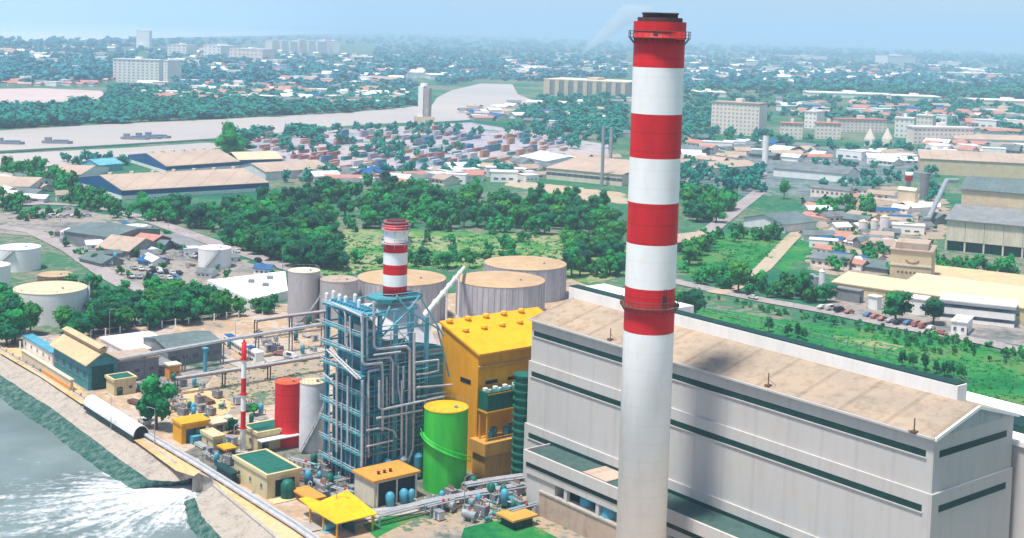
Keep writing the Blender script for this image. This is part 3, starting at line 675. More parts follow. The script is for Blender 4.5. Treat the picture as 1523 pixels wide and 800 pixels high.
# ribbed dark green vertical duct
P = G(776, 716)
gd = thing('air_duct', 'tall ribbed dark green duct between yellow building and hall', 'duct', (P.x, P.y, 0), ANG)
zt = zat(P, 560); pr = []
zz = 0.0
while zz < zt: pr += [(2.2, zz), (2.2, zz+1.2), (2.55, zz+1.25), (2.55, zz+1.65), (2.2, zz+1.7)]; zz += 1.75
part('shell', MB().lathe(pr+[(1.2, zt+.8), (.1, zt+1)], 20), 'green_roof', gd, smooth=False)

# ------------------------------------------------------------------ green tank and other cylinders
def cyl_site(cx, by, wpx):
    P = G(cx, by); 
    for _ in range(4):
        C = G(cx, by); dd = (Vector((C.x, C.y, 0))).normalized(); r = wpx/2/F*((P-CAM).dot(CF)); P = C+dd*r
    return P, r
def stairs(t, R, h, a0, a1, m='gal', n=26, zb=.3):
    mb = MB()
    for i in range(n):
        a = math.radians(a0+(a1-a0)*i/n); b = math.radians(a0+(a1-a0)*(i+1)/n); z = zb+(h-zb)*i/n; z2 = zb+(h-zb)*(i+1)/n; q = R+.85
        mb.add([(R*math.cos(a), R*math.sin(a), z), (q*math.cos(a), q*math.sin(a), z), (q*math.cos(b), q*math.sin(b), z2), (R*math.cos(b), R*math.sin(b), z2)], [(0, 1, 2, 3)])
        mb.tube((q*math.cos(a), q*math.sin(a), z+1), (q*math.cos(b), q*math.sin(b), z2+1), .09, 4)
        mb.tube((q*math.cos(a), q*math.sin(a), z), (q*math.cos(b), q*math.sin(b), z2), .12, 4)
        if i % 3 == 0: mb.tube((q*math.cos(a), q*math.sin(a), z), (q*math.cos(a), q*math.sin(a), z+1), .06, 4)
    return part('stair', mb, m, t)
def tank(label, cx, by, wpx, rimy, side='white', top='white', cone=.6, stair=None, rib=0, name='storage_tank', rail=True, smooth=True, lip=.08, group=None, stairm='gal'):
    P, r = cyl_site(cx, by, wpx)
    Fp = G(cx, by); h = zat(Fp, rimy)
    t = thing(name, label, 'tank', (P.x, P.y, 0), 0, group)
    n = 56 if wpx > 50 else 32
    part('shell', MB().lathe([(r, 0), (r, h*.33), (r, h*.66), (r, h)], n, cap=False), side, t, smooth=True)
    R2 = r+lip
    part('roof', MB().lathe([(R2, h-.15), (R2, h+.05), (r*.55, h+cone*.5), (.2, h+cone)], n), top, t, smooth=False)
    if rib:
        mb = MB()
        for i in range(rib):
            a = 2*math.pi*i/rib; c, s_ = math.cos(a), math.sin(a)
            mb.tube(((r+.03)*c, (r+.03)*s_, 0), ((r+.03)*c, (r+.03)*s_, h-.2), .16, 4)
        part('ribs', mb, side, t)
    if rail:
        rb = MB(); k = 36
        for i in range(k):
            a, b = 2*math.pi*i/k, 2*math.pi*(i+1)/k; q = r-.05
            rb.tube((q*math.cos(a), q*math.sin(a), h+1.0), (q*math.cos(b), q*math.sin(b), h+1.0), .04, 3)
            if i % 2 == 0: rb.tube((q*math.cos(a), q*math.sin(a), h), (q*math.cos(a), q*math.sin(a), h+1.0), .04, 3)
        part('railing', rb, 'gal', t)
    if stair: stairs(t, r, h, *stair, m=stairm)
    part('hatch', MB().lathe([(.35, h+cone*.4), (.35, h+cone*.5+.45), (.5, h+cone*.5+.5)], 10, (r*.45, -r*.3)), 'gal', t)
    return t, P, r, h
tg, Pg, rg, hg = tank('green cylindrical tank with yellow top beside the blue boiler', 660.5, 738, 65, 614, 'tank_green', 'yellow_bright', .5, name='green_tank')
stairs(tg, rg, hg*.70, -10, -165, 'tank_green', 20, hg*.36)
tank('red cylindrical tank with orange top left of the boiler', 427, 668, 38, 572, 'red', 'red_orange', .4, name='red_tank')
tank('white cylindrical tank between the red tank and the boiler', 463, 676, 37, 572, 'casing', 'cream_roof', .4, (-120, 10), name='white_tank')
tank('big tan roofed tank directly behind the small striped stack', 596, 486, 131, 425, 'tank_side', 'tank_roof', 1.4, rib=48, rail=False)
tank('big tan roofed tank just behind the yellow roof', 743, 482, 131, 428, 'tank_side', 'tank_roof', 1.4, rib=48, rail=False)
tank('farthest big tan roofed tank beside the hall gallery', 779.5, 452, 122, 402, 'tank_side', 'tank_roof', 1.4, rib=48, rail=False)
tank('tall slim pale silo left of the boiler', 451, 482, 47, 406, 'silo', 'cream_light', .3, (-100, 60), name='silo')
tank('second pale silo half hidden behind the boiler', 503, 486, 56, 420, 'silo', 'tan_roof', .3, name='silo')
tank('large white tank with domed roof at the left edge', 28, 405, 62, 372, 'white', 'white', 1.0, (-140, -80))
tank('white tank with cream roof among the trees at left', 75, 484, 104, 438, 'white', 'cream_roof', 1.0, (-30, 30))
tank('white tank cut off by the left picture edge', -12, 438, 52, 398, 'white', 'white', .8)
tank('small white tank farthest up the storage lot', 202, 357, 35, 338, 'white', 'white', .6)
tank('small white tank beside the road behind the lot', 319, 401, 48, 372, 'white', 'white', .6, (-110, -60))
tank('low brown topped tank beside the cream roofed tank', 82, 424, 50, 412, 'brown', 'tank_roof', .5)

# ------------------------------------------------------------------ heat recovery boiler with lattice, casing, pipes
BS = Site(536, 728, 466, 484, 664)
hb = BS.h; L, W = BS.L, BS.W; O = BS.O
boiler = BS.thing('boiler', 'blue steel framed boiler wrapped in grey pipes under the small stack', 'boiler')
def fx(px, py, off=1.0):                   # a point on the boiler's right face, off metres in front
    return to_local(on_plane(px, py, O+AX*off, AX), O, ANG)
def fy(px, py, off=.8):                    # on its left face
    return to_local(on_plane(px, py, O-AY*off, AY), O, ANG)
# frame columns and beams
D = L
nz = 9; lv = [hb*i/nz for i in range(nz+1)]
cols_y = [0, W*.18, W*.36, W*.54, W*.72]
for y in cols_y:
    for x in (0, -D):
        top_ = hb if y < W*.6 else hb*.93
        part('column', MB().box(x-.4, y-.4, 0, x+.4, y+.4, top_), 'teal' if y else 'steel_blue', boiler)
for x in (-D*.33, -D*.66): part('column', MB().box(x-.3, -.3, 0, x+.3, .3, hb), 'steel_blue', boiler)
for i, z in enumerate(lv[1:]):
    mb = MB()
    mb.box(.05, 0, z-.3, .35, W*.72, z+.05) if i < nz-1 else mb.box(.05, 0, z-.5, .35, W*.6, z+.05)
    mb.box(-D, -.35, z-.3, 0, -.05, z+.05); mb.box(-D-.3, 0, z-.3, -D-.05, W*.7, z+.05)
    part('beam', mb, 'teal', boiler)
    gm = MB().box(-D-.6, -1.6, z-.55, .2, -.36, z-.45) if i < nz else MB()
    gm.box(-.1, -1.6, z-.55, 1.6, W*.2, z-.45)
    gt = part('gallery', gm, 'teal_dark', boiler)
    rb = MB()
    for q in range(9):
        x = -D+q*D/8; rb.tube((x, -1.55, z-.45), (x, -1.55, z+.6), .06, 4)
    rb.tube((-D-.5, -1.55, z+.6), (1.5, -1.55, z+.6), .07, 4).tube((-D-.5, -1.55, z+.1), (1.5, -1.55, z+.1), .05, 4)
    part('railing', rb, 'pipe', gt)
for i in range(nz):
    mb = MB(); a, b = lv[i], lv[i+1]
    if i % 2: mb.tube((-D, -.2, a), (-D*.33, -.2, b), .16, 4)
    else: mb.tube((-D*.33, -.2, a), (-D, -.2, b), .16, 4)
    if i > 5: mb.tube((.2, 0, a), (.2, cols_y[1], b), .15, 4).tube((.2, cols_y[1], a), (.2, 0, b), .15, 4)
    if i < 4: mb.tube((.2, cols_y[3], a), (.2, cols_y[4], b), .15, 4).tube((.2, cols_y[4], a), (.2, cols_y[3], b), .15, 4)
    part('brace', mb, 'teal', boiler)
for i in range(nz*2):
    z = hb*(i+.5)/(nz*2)
    if z < hb*.92: part('rail_line', MB().tube((.9, 0, z), (.9, W*(.72 if i < 12 else .55), z), .10, 4), 'pipe' if i % 3 == 0 else 'teal', boiler)
for i in range(9):
    y = W*(.03+.085*i); part('riser', MB().tube((.75, y, .5), (.75, y, hb*(.62+.3*((i*37) % 7)/7)), .13, 5), ('pipe', 'teal', 'steel_blue')[i % 3], boiler)
for i in range(7):
    x = -D*(.08+.13*i); part('riser', MB().tube((x, -.75, .5), (x, -.75, hb*(.55+.4*((i*29) % 5)/5)), .14, 5), ('teal', 'pipe')[i % 2], boiler)
for i in range(8):
    a_, b_ = lv[i], lv[i+1]; part('brace', MB().tube((.5, cols_y[1+(i % 2)], a_), (.5, cols_y[2+(i % 2)], b_), .12, 4).tube((.5, cols_y[2+(i % 2)], a_), (.5, cols_y[1+(i % 2)], b_), .12, 4), 'teal', boiler)
# casing
cz = fx(600, 497, -2).z
part('casing', MB().prism([(-D+1.2, W*.19), (-1.3, W*.19), (-1.3, W*.97), (-D+1.2, W*.97)], 2.5, [cz, cz, cz-4, cz-4]), 'teal_dark', boiler)
part('lower_casing', MB().box(-D+1.0, W*.04, 1, -2.2, W*.185, hb*.58), 'teal_dark', boiler)
e0, e1 = W*.20, W*.90
part('transition_duct', MB().add([(-D+1.5, e0, cz+.003), (-1.6, e0, cz+.003), (-1.6, e1, cz-3.3), (-D+1.5, e1, cz-3.3), (-D+2.5, W*.22, hb-.9), (-D*.40, W*.22, hb-.9), (-D*.40, W*.80, hb-1.2), (-D+2.5, W*.80, hb-1.2)],
   [(0, 3, 2, 1), (4, 5, 6, 7), (0, 1, 5, 4), (1, 2, 6, 5), (2, 3, 7, 6), (3, 0, 4, 7)]), 'casing', boiler)
part('casing_band', MB().box(-1.29, W*.19, cz-5.2, -1.0, W*.5, cz-.6).box(-1.29, W*.62, cz-5.6, -1.1, W*.94, cz-4.3), 'grey', boiler)
mb = MB()
for i in range(10):
    z = 4+i*(cz-7)/10; mb.box(-1.28, W*.2, z, -1.0, W*.96, z+.35)
part('stiffeners', mb, 'teal', boiler)
# braces over the transition duct on the near face
for (a, b) in (((560, 500), (580, 455)), ((568, 500), (607, 462)), ((607, 458), (607, 500)), ((607, 462), (590, 440)), ((607, 462), (624, 440)), ((607, 462), (650, 488)), ((624, 440), (660, 500)), ((650, 486), (668, 560))):
    part('raker', MB().tube(fx(*a, off=.4), fx(*b, off=.4), .22, 5), 'teal', boiler)
# stack platform and the small stack
SP = to_local(on_plane(587, 436, O-AX*(D*.5), AX), O, ANG)
zs = SP.z
pb = part('stack_deck', MB().prism([(-D+3, SP.y-3.5), (-D+5, SP.y-6), (-5, SP.y-6), (-3, SP.y-3.5), (-3, SP.y+3.5), (-5, SP.y+6), (-D+5, SP.y+6), (-D+3, SP.y+3.5)], zs-1.2, zs-.4), 'teal_dark', boiler)
rb = MB()
for q in range(7):
    y = SP.y-3.4+q*6.8/6; rb.tube((-3.1, y, zs-.4), (-3.1, y, zs+.8), .06, 4)
for zz in (.2, .8): rb.path([(-5.1, SP.y-5.9, zs+zz), (-3.1, SP.y-3.4, zs+zz), (-3.1, SP.y+3.4, zs+zz), (-5.1, SP.y+5.9, zs+zz)], .07, 4)
part('railing', rb, 'teal', pb)
# upper small vessels on the left corner top
for i, (px, py) in enumerate(((486, 436), (496, 433), (505, 438), (514, 441), (528, 438), (534, 446), (491, 447))):
    p = fy(px, py+4, -1.5); part('silencer', MB().lathe([(.42, p.z-1.0), (.42, p.z+.5), (.2, p.z+.8)], 12, (p.x, p.y)), 'white_metal', boiler, smooth=False)
part('top_deck', MB().box(-D-.5, -1.2, hb-.35, .8, W*.17, hb-.05), 'teal', boiler)
mb = MB()
for i in range(12): mb.box(-D+i*D/12, .6, hb-.04, -D+i*D/12+.5, W*.16, hb+.5)
part('deck_gear', mb, 'steel_blue', boiler)
# pipes
def rnd_path(mb, pts, r, n=8):
    for a, b in zip(pts, pts[1:]): mb.tube(a, b, r, n)
    for p in pts[1:-1]:
        mb.lathe([(r*.3, p.z-r*.95), (r*.85, p.z-r*.5), (r*1.02, p.z), (r*.85, p.z+r*.5), (r*.3, p.z+r*.95)], n, (p.x, p.y))
    return mb
XP = [([(539, 464), (539, 538), (543, 542), (568, 540), (569, 560), (569, 640)], .52, 1.9), ([(546, 468), (546, 535), (580, 531), (584, 538), (584, 600)], .42, 1.3),
      ([(556, 448), (556, 514), (560, 519), (604, 515), (609, 520), (609, 600)], .55, 1.3), ([(616, 494), (616, 600), (614, 668), (604, 694)], .5, 1.9),
      ([(548, 592), (548, 552), (564, 549)], .4, 1.9), ([(618, 539), (652, 535), (652, 551), (636, 555), (620, 557)], .36, 2.3),
      ([(620, 576), (672, 572)], .42, 2.3), ([(564, 566), (564, 606), (569, 609), (602, 602), (660, 590)], .48, 2.4), ([(560, 622), (628, 610)], .45, 2.4),
      ([(539, 566), (538, 694)], .5, 1.9), ([(548, 590), (548, 680)], .4, 1.2), ([(598, 566), (597, 690)], .5, 1.3), ([(605, 600), (604, 680)], .4, 1.9),
      ([(592, 542), (592, 575), (596, 600)], .35, 1.1), ([(600, 545), (600, 578)], .35, 1.9), ([(575, 560), (575, 605)], .4, 1.1),
      ([(545, 640), (570, 636), (585, 640), (590, 650)], .36, 2.2), ([(545, 664), (584, 655)], .36, 2.2), ([(556, 528), (596, 523)], .36, 2.3), ([(620, 590), (663, 583)], .3, 2.0)]
for pts, r, off in XP:
    part('pipe', rnd_path(MB(), [fx(a, b, off) for a, b in pts], r*.58), 'pipe', boiler)
YP = [([(501, 545), (501, 672)], .5, 1.9), ([(517, 560), (517, 660)], .35, 2.1), ([(512, 460), (514, 470), (514, 512)], .4, 1.8), ([(520, 470), (522, 522), (506, 516)], .3, 2.0),
      ([(494, 450), (525, 464), (537, 470), (538, 480)], .38, 2.0), ([(482, 556), (494, 566)], .3, 2.0), ([(508, 600), (508, 690)], .3, 1.8), ([(490, 600), (490, 690)], .25, 1.8)]
for pts, r, off in YP:
    part('pipe', rnd_path(MB(), [fy(a, b, off) for a, b in pts], r*.6), 'pipe', boiler)
a, b = fy(490, 519, 2.4), fy(537, 563, 2.4)
st = MB().tube(a, b, .22, 5).tube(a+Vector((0, -.8, 0)), b+Vector((0, -.8, 0)), .22, 5)
for i in range(16):
    p = a.lerp(b, i/15); st.box(p.x-.15, p.y-.8, p.z-.03, p.x+.15, p.y, p.z+.03)
part('stair', st, 'pipe', boiler)
for i in range(4):
    z = lv[2+i*2]; part('drum', MB().tube((-D*.8, W*.1, z+1.3), (-.5, W*.1, z+1.3), .9, 12), ('steel_blue', 'teal_dark')[i % 2], boiler, smooth=False)
for i in range(4):
    y = W*(.25+.17*i); part('vessel', MB().lathe([(1.0, 1), (1.1, 5.5), (.6, 6.2)], 14, (1.9, y)), ('steel_blue', 'gal')[i % 2], boiler)
# small stack on top
SW = O+AX*SP.x+AY*SP.y
rs = 36/2/F*((Vector((SW.x, SW.y, zs))-CAM).dot(CF))
def zs_(py): return zat(Vector((SW.x, SW.y, 0))-Vector((SW.x, SW.y, 0)).normalized()*rs, py)
ss = thing('boiler_stack', 'short red and white striped stack on top of the boiler', 'chimney', (SW.x, SW.y, zs-.4))
ed = [(zs_(331), 1), (zs_(344), 0), (zs_(362), 1), (zs_(377), 0), (zs_(395), 1), (zs_(410), 0), (zs_(427), 1)]
ed = [(a-zs+.4, b) for a, b in ed]
prof, mis = [(rs, 0.0)], []
for z, m_ in reversed(ed): prof.append((rs, z)); mis.append(m_)
part('shaft', MB().lathe(prof, 32, mis=mis), ['stack_white', 'red'], ss, smooth=True)
part('inner_flue', MB().lathe([(rs*.8, ed[0][0]), (rs*.8, ed[0][0]+.25)], 24), 'soot', ss)
ring_platform(ss, rs, ed[1][0], .5, m='pipe', n=24, posts=8)
ring_platform(ss, rs, ed[2][0]-.3, .75, m='pipe', n=24, posts=8)
part('rim', MB().lathe([(rs+.15, ed[0][0]-.3), (rs+.15, ed[0][0]-.003)], 32), 'grey', ss)
# slanting vent pipe from the boiler to the tanks
a = O+AX*fx(624, 478, -3).x+AY*fx(624, 478, -3).y; az = fx(624, 478, -3).z
pe = G(690, 402, 13.5)
kk = MB().tube((a.x, a.y, az), (pe.x, pe.y, 14.5), .6, 10)
for i in range(6):
    u = Vector((a.x, a.y, az)).lerp(Vector((pe.x, pe.y, 14.5)), .1+i*.15); v = Vector((a.x, a.y, az)).lerp(Vector((pe.x, pe.y, 14.5)), .115+i*.15)
    kk.tube(u, v, .85, 10)
for i in (1, 3, 5):
    u = Vector((a.x, a.y, az)).lerp(Vector((pe.x, pe.y, 14.5)), i/6); kk.tube((u.x, u.y, 0), u, .3, 6)
solo('slanting_pipe', kk, 'white_metal', 'long white slanting pipe from the boiler top towards the tan tanks', 'pipe')
def inside(p, poly):
    x, y = p; c = False
    for i in range(len(poly)):
        (x1, y1), (x2, y2) = poly[i], poly[i-1]
        if (y1 > y) != (y2 > y) and x < (x2-x1)*(y-y1)/(y2-y1)+x1: c = not c
    return c
# ------------------------------------------------------------------ striped mast
P = G(361, 673); mt = thing('striped_mast', 'slim red and white striped mast among the small plant buildings', 'mast', (P.x, P.y, 0))
es = [(zat(P, y), m_) for y, m_ in ((509, 1), (534, 0), (562, 1), (586, 0), (611, 1), (636, 0))]
prof, mis = [(.68, 0.0)], []
for z, m_ in reversed(es): prof.append((.60, z)); mis.append(m_)
part('pole', MB().lathe(prof, 14, mis=mis), ['stack_white', 'red'], mt, smooth=True)
for k in (1, 3, 5): part('collar', MB().lathe([(.85, es[k][0]-.15), (.85, es[k][0]+.15)], 14), 'red', mt)
part('lamp', MB().lathe([(.25, es[0][0]), (.3, es[0][0]+.5), (.1, es[0][0]+.7)], 10), 'red', mt)
part('footing', MB().box(-1.2, -1.2, 0, 1.2, 1.2, .5), 'concrete', mt)

# ------------------------------------------------------------------ small plant buildings
def windows(t, faces, m='window', name='window'):
    """faces: list of (axis 'x' or 'y', plane, [(u, z, w, h)])"""
    for ax, pl, ws in faces:
        for (u, z, w_, h_) in ws:
            mb = MB().box(pl-.1, u, z, pl+.07, u+w_, z+h_) if ax == 'x' else MB().box(u, pl-.07, z, u+w_, pl+.1, z+h_)
            o = part(name, mb, m, t)
            fr = MB().box(pl+.02, u-.12, z-.14, pl+.13, u+w_+.12, z-.003) if ax == 'x' else MB().box(u-.12, pl-.13, z-.14, u+w_+.12, pl-.02, z-.003)
            part('sill', fr, 'concrete', o)
def block(label, cx, cy, topy, lx, rx, wall='cream', roof='green_roof', kind='flat', cat='building', name='plant_building', ang=ANG, h=None, rh=1.8, group=None, over=.35, wins=None, door=True, z=0.0):
    s = Site(cx, cy, topy, lx, rx, ang, z, h); t = s.thing(name, label, cat, group); L, W, h = s.L, s.W, s.h
    part('wall', MB().box(-L, 0, 0, 0, W, h), wall, t)
    if kind == 'flat':
        part('roof', MB().box(-L+.25, .25, h+.003, -.25, W-.25, h+.35), roof, t)
        pr = MB()
        for (x0, y0, x1, y1) in ((-L-over, -over, over, .24), (-L-over, W-.24, over, W+over), (-L-over, .243, -L+.24, W-.243), (-.24, .243, over, W-.243)): pr.box(x0, y0, h-.25, x1, y1, h+.5)
        part('parapet', pr, wall if wall != 'teal_dark' else 'cream', t)
    elif kind == 'gx':
        part('roof', MB().gable(-L, 0, 0, W, h+.02, rh, 'x', over, .22), roof, t); part('gable', MB().gable_end(-L+.01, .01, -.01, W-.01, h+.003, rh-.02), wall, t)
    elif kind == 'gy':
        part('roof', MB().gable(-L, 0, 0, W, h+.02, rh, 'y', over, .22), roof, t); part('gable', MB().gable_end(-L+.01, .01, -.01, W-.01, h+.003, rh-.02, 'y'), wall, t)
    elif kind == 'slab': part('roof', MB().box(-L-over, -over, h+.003, over, W+over, h+.4), roof, t)
    if wins:
        nx, ny, nzz, ww, wh = wins; ws = []
        for k in range(nzz):
            zz = h*(k+.5)/nzz-wh/2
            if ny: windows(t, [('x', 0, [((j+.5)*W/ny-ww/2, zz, ww, wh) for j in range(ny)])])
            if nx: windows(t, [('y', 0, [(-L+(j+.5)*L/nx-ww/2, zz, ww, wh) for j in range(nx)])])
    if door and W > 3: part('door', MB().box(-.1, W*.12, 0, .06, W*.12+min(1.6, W*.3), min(2.3, h*.8)), 'shade_green', t)
    return s, t
s, t = block('cream block with flat dark green roof and green fuel tank', 397, 745, 709, 348, 445, wins=(3, 0, 1, .8, .8), door=False)
part('opening_shade', MB().box(-.3, s.W*.25, .5, .05, s.W*.85, s.h-1.2), 'dark', t)  # dark panel on the solid wall, painted shade of the interior
part('green_drum', MB().lathe([(1.5, .3), (1.5, 3.2), (1.0, 4.0), (.1, 4.3)], 18, (1.2, s.W*.55)), 'green_roof', t, smooth=True)
part('plinth', MB().box(.06, 0, 0, 3.2, s.W, .35), 'cream', t)
s, t = block('small cream building with dark roof behind the striped mast', 383, 674, 646, 362, 438, roof='green_roof', wins=(1, 2, 1, 1.0, .9))
part('canopy', MB().box(.353, -.3, s.h-1.3, 2.6, s.W, s.h-1.05), 'white', t)
s, t = block('small cream kiosk with dark flat roof beside the orange roofed workshop', 170, 590, 567, 158, 202, wins=(0, 2, 1, .9, .7))
# workshop with orange roof
s, t = block('dark teal walled workshop with orange gabled roof near the seawall', 131, 582, 540, 80, 174, 'teal_dark', 'workshop_roof', 'gx', rh=2.6, over=1.0, wins=(5, 0, 1, 1.6, 1.8), door=False)
part('ridge_vent', MB().box(-s.L-.6, s.W/2-.9, s.h+2.6, .6, s.W/2+.9, s.h+3.7).gable(-s.L-.8, s.W/2-1.2, .8, s.W/2+1.2, s.h+3.703, .5, 'x', .2, .12), 'workshop_roof', t)
part('gate', MB().box(-.1, s.W*.12, .1, .06, s.W*.88, s.h-1.2), 'shade_green', t)
s, t = block('tan lean-to roof behind the orange roofed workshop', 172, 572, 540, 150, 236, 'grey', 'tan_roof', 'slab', wins=(0, 3, 1, 1.2, 1))
s, t = block('low shed with wide grey green roof at the plant boundary', 250, 548, 521, 213, 330, 'grey', 'grey_green_roof', 'gy', rh=1.6, wins=(0, 5, 1, 1.8, 1.2))
s, t = block('open fronted shed with orange roof and two blue vessels', 556, 757, 717, 527, 620, 'cream_light', 'orange', 'slab', over=.5, door=False)
part('opening_shade', MB().box(-.3, .6, .1, .05, s.W-.6, s.h-.5), 'dark', t)  # dark panel standing in for the unlit inside of the shed
for y in (s.W*.3, s.W*.62):
    solo('pressure_vessel', MB().lathe([(.9, 0), (1.0, 2.6), (.6, 3.2), (.1, 3.4)], 16), 'steel_blue', ('left' if y < s.W*.5 else 'right')+' blue vessel in the mouth of the orange roofed shed', 'vessel', s.O+s.ax*1.1+s.ay*y, ANG, smooth=True)
for i in range(3): part('roof_vent', MB().lathe([(.3, s.h+.4), (.3, s.h+.9), (.45, s.h+1)], 10, (-s.L*.35, s.W*.25+i*1.5)), 'soot', t)
for i in range(3): part('post', MB().box(.1, .5+i*(s.W-1.2)/2, 0, .35, .8+i*(s.W-1.2)/2, s.h), 'cream_light', t)
# yellow canopy
s = Site(500, 806, 779, 456, 561); t = s.thing('yellow_canopy', 'bright yellow folded canopy roof at the bottom of the plant', 'canopy')
L, W, h = s.L, s.W, s.h
part('roof', MB().prism([(-L, 0), (0, 0), (0, W), (-L, W)], [h-.2, h-.2, h-.2, h+1.3], [h, h, h, h+1.5]).prism([(-L-5, 1), (-L-.01, .5), (-L-.01, W*.45), (-L-5, W*.3)], h-.3, h-.1), 'yellow_bright', t)
for x, y in ((-L+.5, .5), (-.6, .5), (-.6, W-.8), (-L+.5, W-.8), (-L/2, .5)): part('post', MB().box(x-.15, y-.15, 0, x+.15, y+.15, h-.3), 'yellow', t)
part('rear_wall', MB().box(-L+1, W*.5, 0, -1, W*.52, h-1.2), 'shade_green', t)  # added dark wall that paints the shadow under the canopy
solo('skid', MB().box(-1.5, -2, 0, 1.5, 2, .3).tube((0, -1.6, 1.1), (0, 1.6, 1.1), .8, 12).box(-1, 1.7, .3, 1, 1.9, 1.6), 'teal', 'teal pump skid under the yellow canopy', 'pump', s.O+s.ax*(-L*.5)+s.ay*2.2, ANG)
s, t = block('low orange canopy left of the open fronted shed', 462, 757, 745, 436, 482, 'brown', 'orange', 'slab', name='equipment_shelter', cat='shelter')
# yellow portal building
s = Site(270, 662, 634, 257, 309); L, W, h = s.L, s.W, s.h
t = s.thing('yellow_portal', 'yellow portal frame around glazed equipment by the pipes', 'portal')
part('side_wall', MB().box(-L, 0, 0, 0, 1.1, h).box(-L, .9, h-.9, .3, W, h+.1), 'yellow', t)
part('beam', MB().box(-L-.3, -.3, h+.103, .6, W+.4, h+.7), 'yellow', t)
part('glazing', MB().box(-L+.2, 1.103, .2, -.5, W-.3, h-.903), 'window', t)
part('machine', MB().box(-.4, 2, 0, 1.8, W-1.5, h*.45), 'steel_blue', t)
# long white vaulted shelter
s = Site(198, 656, 637, 124, 222); L, W, h = s.L, s.W, s.h
t = s.thing('vaulted_shelter', 'long white vaulted shelter with dark open end on the seawall', 'shelter')
n = 12; mb = MB(); pts = [(W/2-W/2*math.cos(math.pi*i/n), h*.35+h*.75*math.sin(math.pi*i/n)) for i in range(n+1)]
vs = [(x, y, z) for x in (-L, 0) for y, z in pts]+[(x, W/2+(y-W/2)*.94, z-.18) for x in (-L, 0) for y, z in pts]
N = n+1; mb.add(vs, [(i+1, i, N+i, N+i+1) for i in range(n)]+[(2*N+i, 2*N+i+1, 3*N+i+1, 3*N+i) for i in range(n)]+[(N+i, 3*N+i, 3*N+i+1, N+i+1) for i in range(n)]+[(i, i+1, 2*N+i+1, 2*N+i) for i in range(n)])
part('vault', mb, 'white_metal', t)
part('side_wall', MB().box(-L, 0, 0, -.2, .2, h*.36).box(-L, W-.2, 0, -.2, W, h*.36), 'dark_green', t)
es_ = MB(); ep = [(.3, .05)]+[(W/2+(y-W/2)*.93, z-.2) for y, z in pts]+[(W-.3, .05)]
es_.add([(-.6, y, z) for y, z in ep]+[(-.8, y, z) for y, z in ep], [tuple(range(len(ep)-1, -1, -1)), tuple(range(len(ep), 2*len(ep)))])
part('end_shade', es_, 'dark', t)  # added dark sheet, paints the shade inside the open vault end
part('red_edge', MB().box(-L-1, W+.4, 0, -2, W+.6, .9), 'red', t)
# orange fascia wall on the seawall
s = Site(105, 582, 566, 32, 109); L, W, h = s.L, s.W, s.h
t = s.thing('boundary_building', 'low tan and orange block running along the seawall', 'building')
part('wall', MB().box(-L, 0, 0, 0, W, h), 'cream_roof', t); part('roof', MB().box(-L-.2, -.2, h+.003, .2, W+.2, h+.3), 'cream_light', t)
part('base', MB().box(-L*.55, -.25, 0, .1, -.003, h*.45), 'orange', t)
block('white walled row of sheds at the plant corner beside the workshop', 78, 543, 526, 34, 92, 'white', 'steel_blue', 'slab', wins=(5, 1, 1, .9, .8), name='shed', cat='shed')
block('white flat roofed office behind the workshop', 190, 540, 524, 150, 262, 'casing', 'white', 'slab', wins=(2, 6, 1, .8, .7), name='office', cat='office')
block('grey flat roofed plant room before the tree', 224, 562, 549, 200, 262, 'grey', 'grey', 'slab', wins=(0, 4, 1, .8, .7))
block('orange walled cabin between pipe bridge and grey shed', 252, 566, 545, 245, 268, 'orange', 'cream_light', 'slab', wins=(0, 2, 1, .7, .7), name='cabin', cat='cabin')
block('small beige switch house left of the striped mast', 317, 672, 652, 300, 332, 'cream', 'cream_roof', 'flat', wins=(1, 1, 1, .7, .7))
block('tiny yellow roofed pump house beside the striped mast', 335, 682, 670, 325, 350, 'shade_green', 'yellow', 'slab', name='pump_house', cat='pump house')
block('low pale pump house behind the yellow portal', 318, 645, 632, 306, 352, 'concrete', 'cream_roof', 'slab', wins=(1, 2, 1, .7, .6), name='pump_house', cat='pump house')
block('dark green walled equipment house beside the seawall pipes', 345, 723, 706, 322, 352, 'dark_green', 'dark_green', 'slab', door=False, name='equipment_house', cat='equipment house')
block('small ochre roofed hut at the foot of the annex', 764, 790, 775, 745, 792, 'dark_green', 'ochre', 'slab', over=.8, name='hut', cat='hut')
block('small dark teal kiosk on the lawn before the annex', 782, 768, 757, 752, 790, 'teal_dark', 'teal_dark', 'slab', name='kiosk', cat='kiosk')
# white bunded pad with low walls
mb = MB(); poly = [G(308, 430), G(372, 460), G(428, 446), G(424, 416)]
mb.prism([(p.x, p.y) for p in poly], 0, 3.5)
t = solo('white_roofed_store', mb, 'white', 'low store with pure white flat roof beside the slim silo', 'store')
for (u, v) in ((.45, .35), (.75, .3), (.6, .6)):
    a = poly[0].lerp(poly[3], u); b = poly[1].lerp(poly[2], u); p = a.lerp(b, v)
    part('roof_vent', MB().box(p.x-1, p.y-1, 3.503, p.x+1, p.y+1, 4.6), 'grey', t)

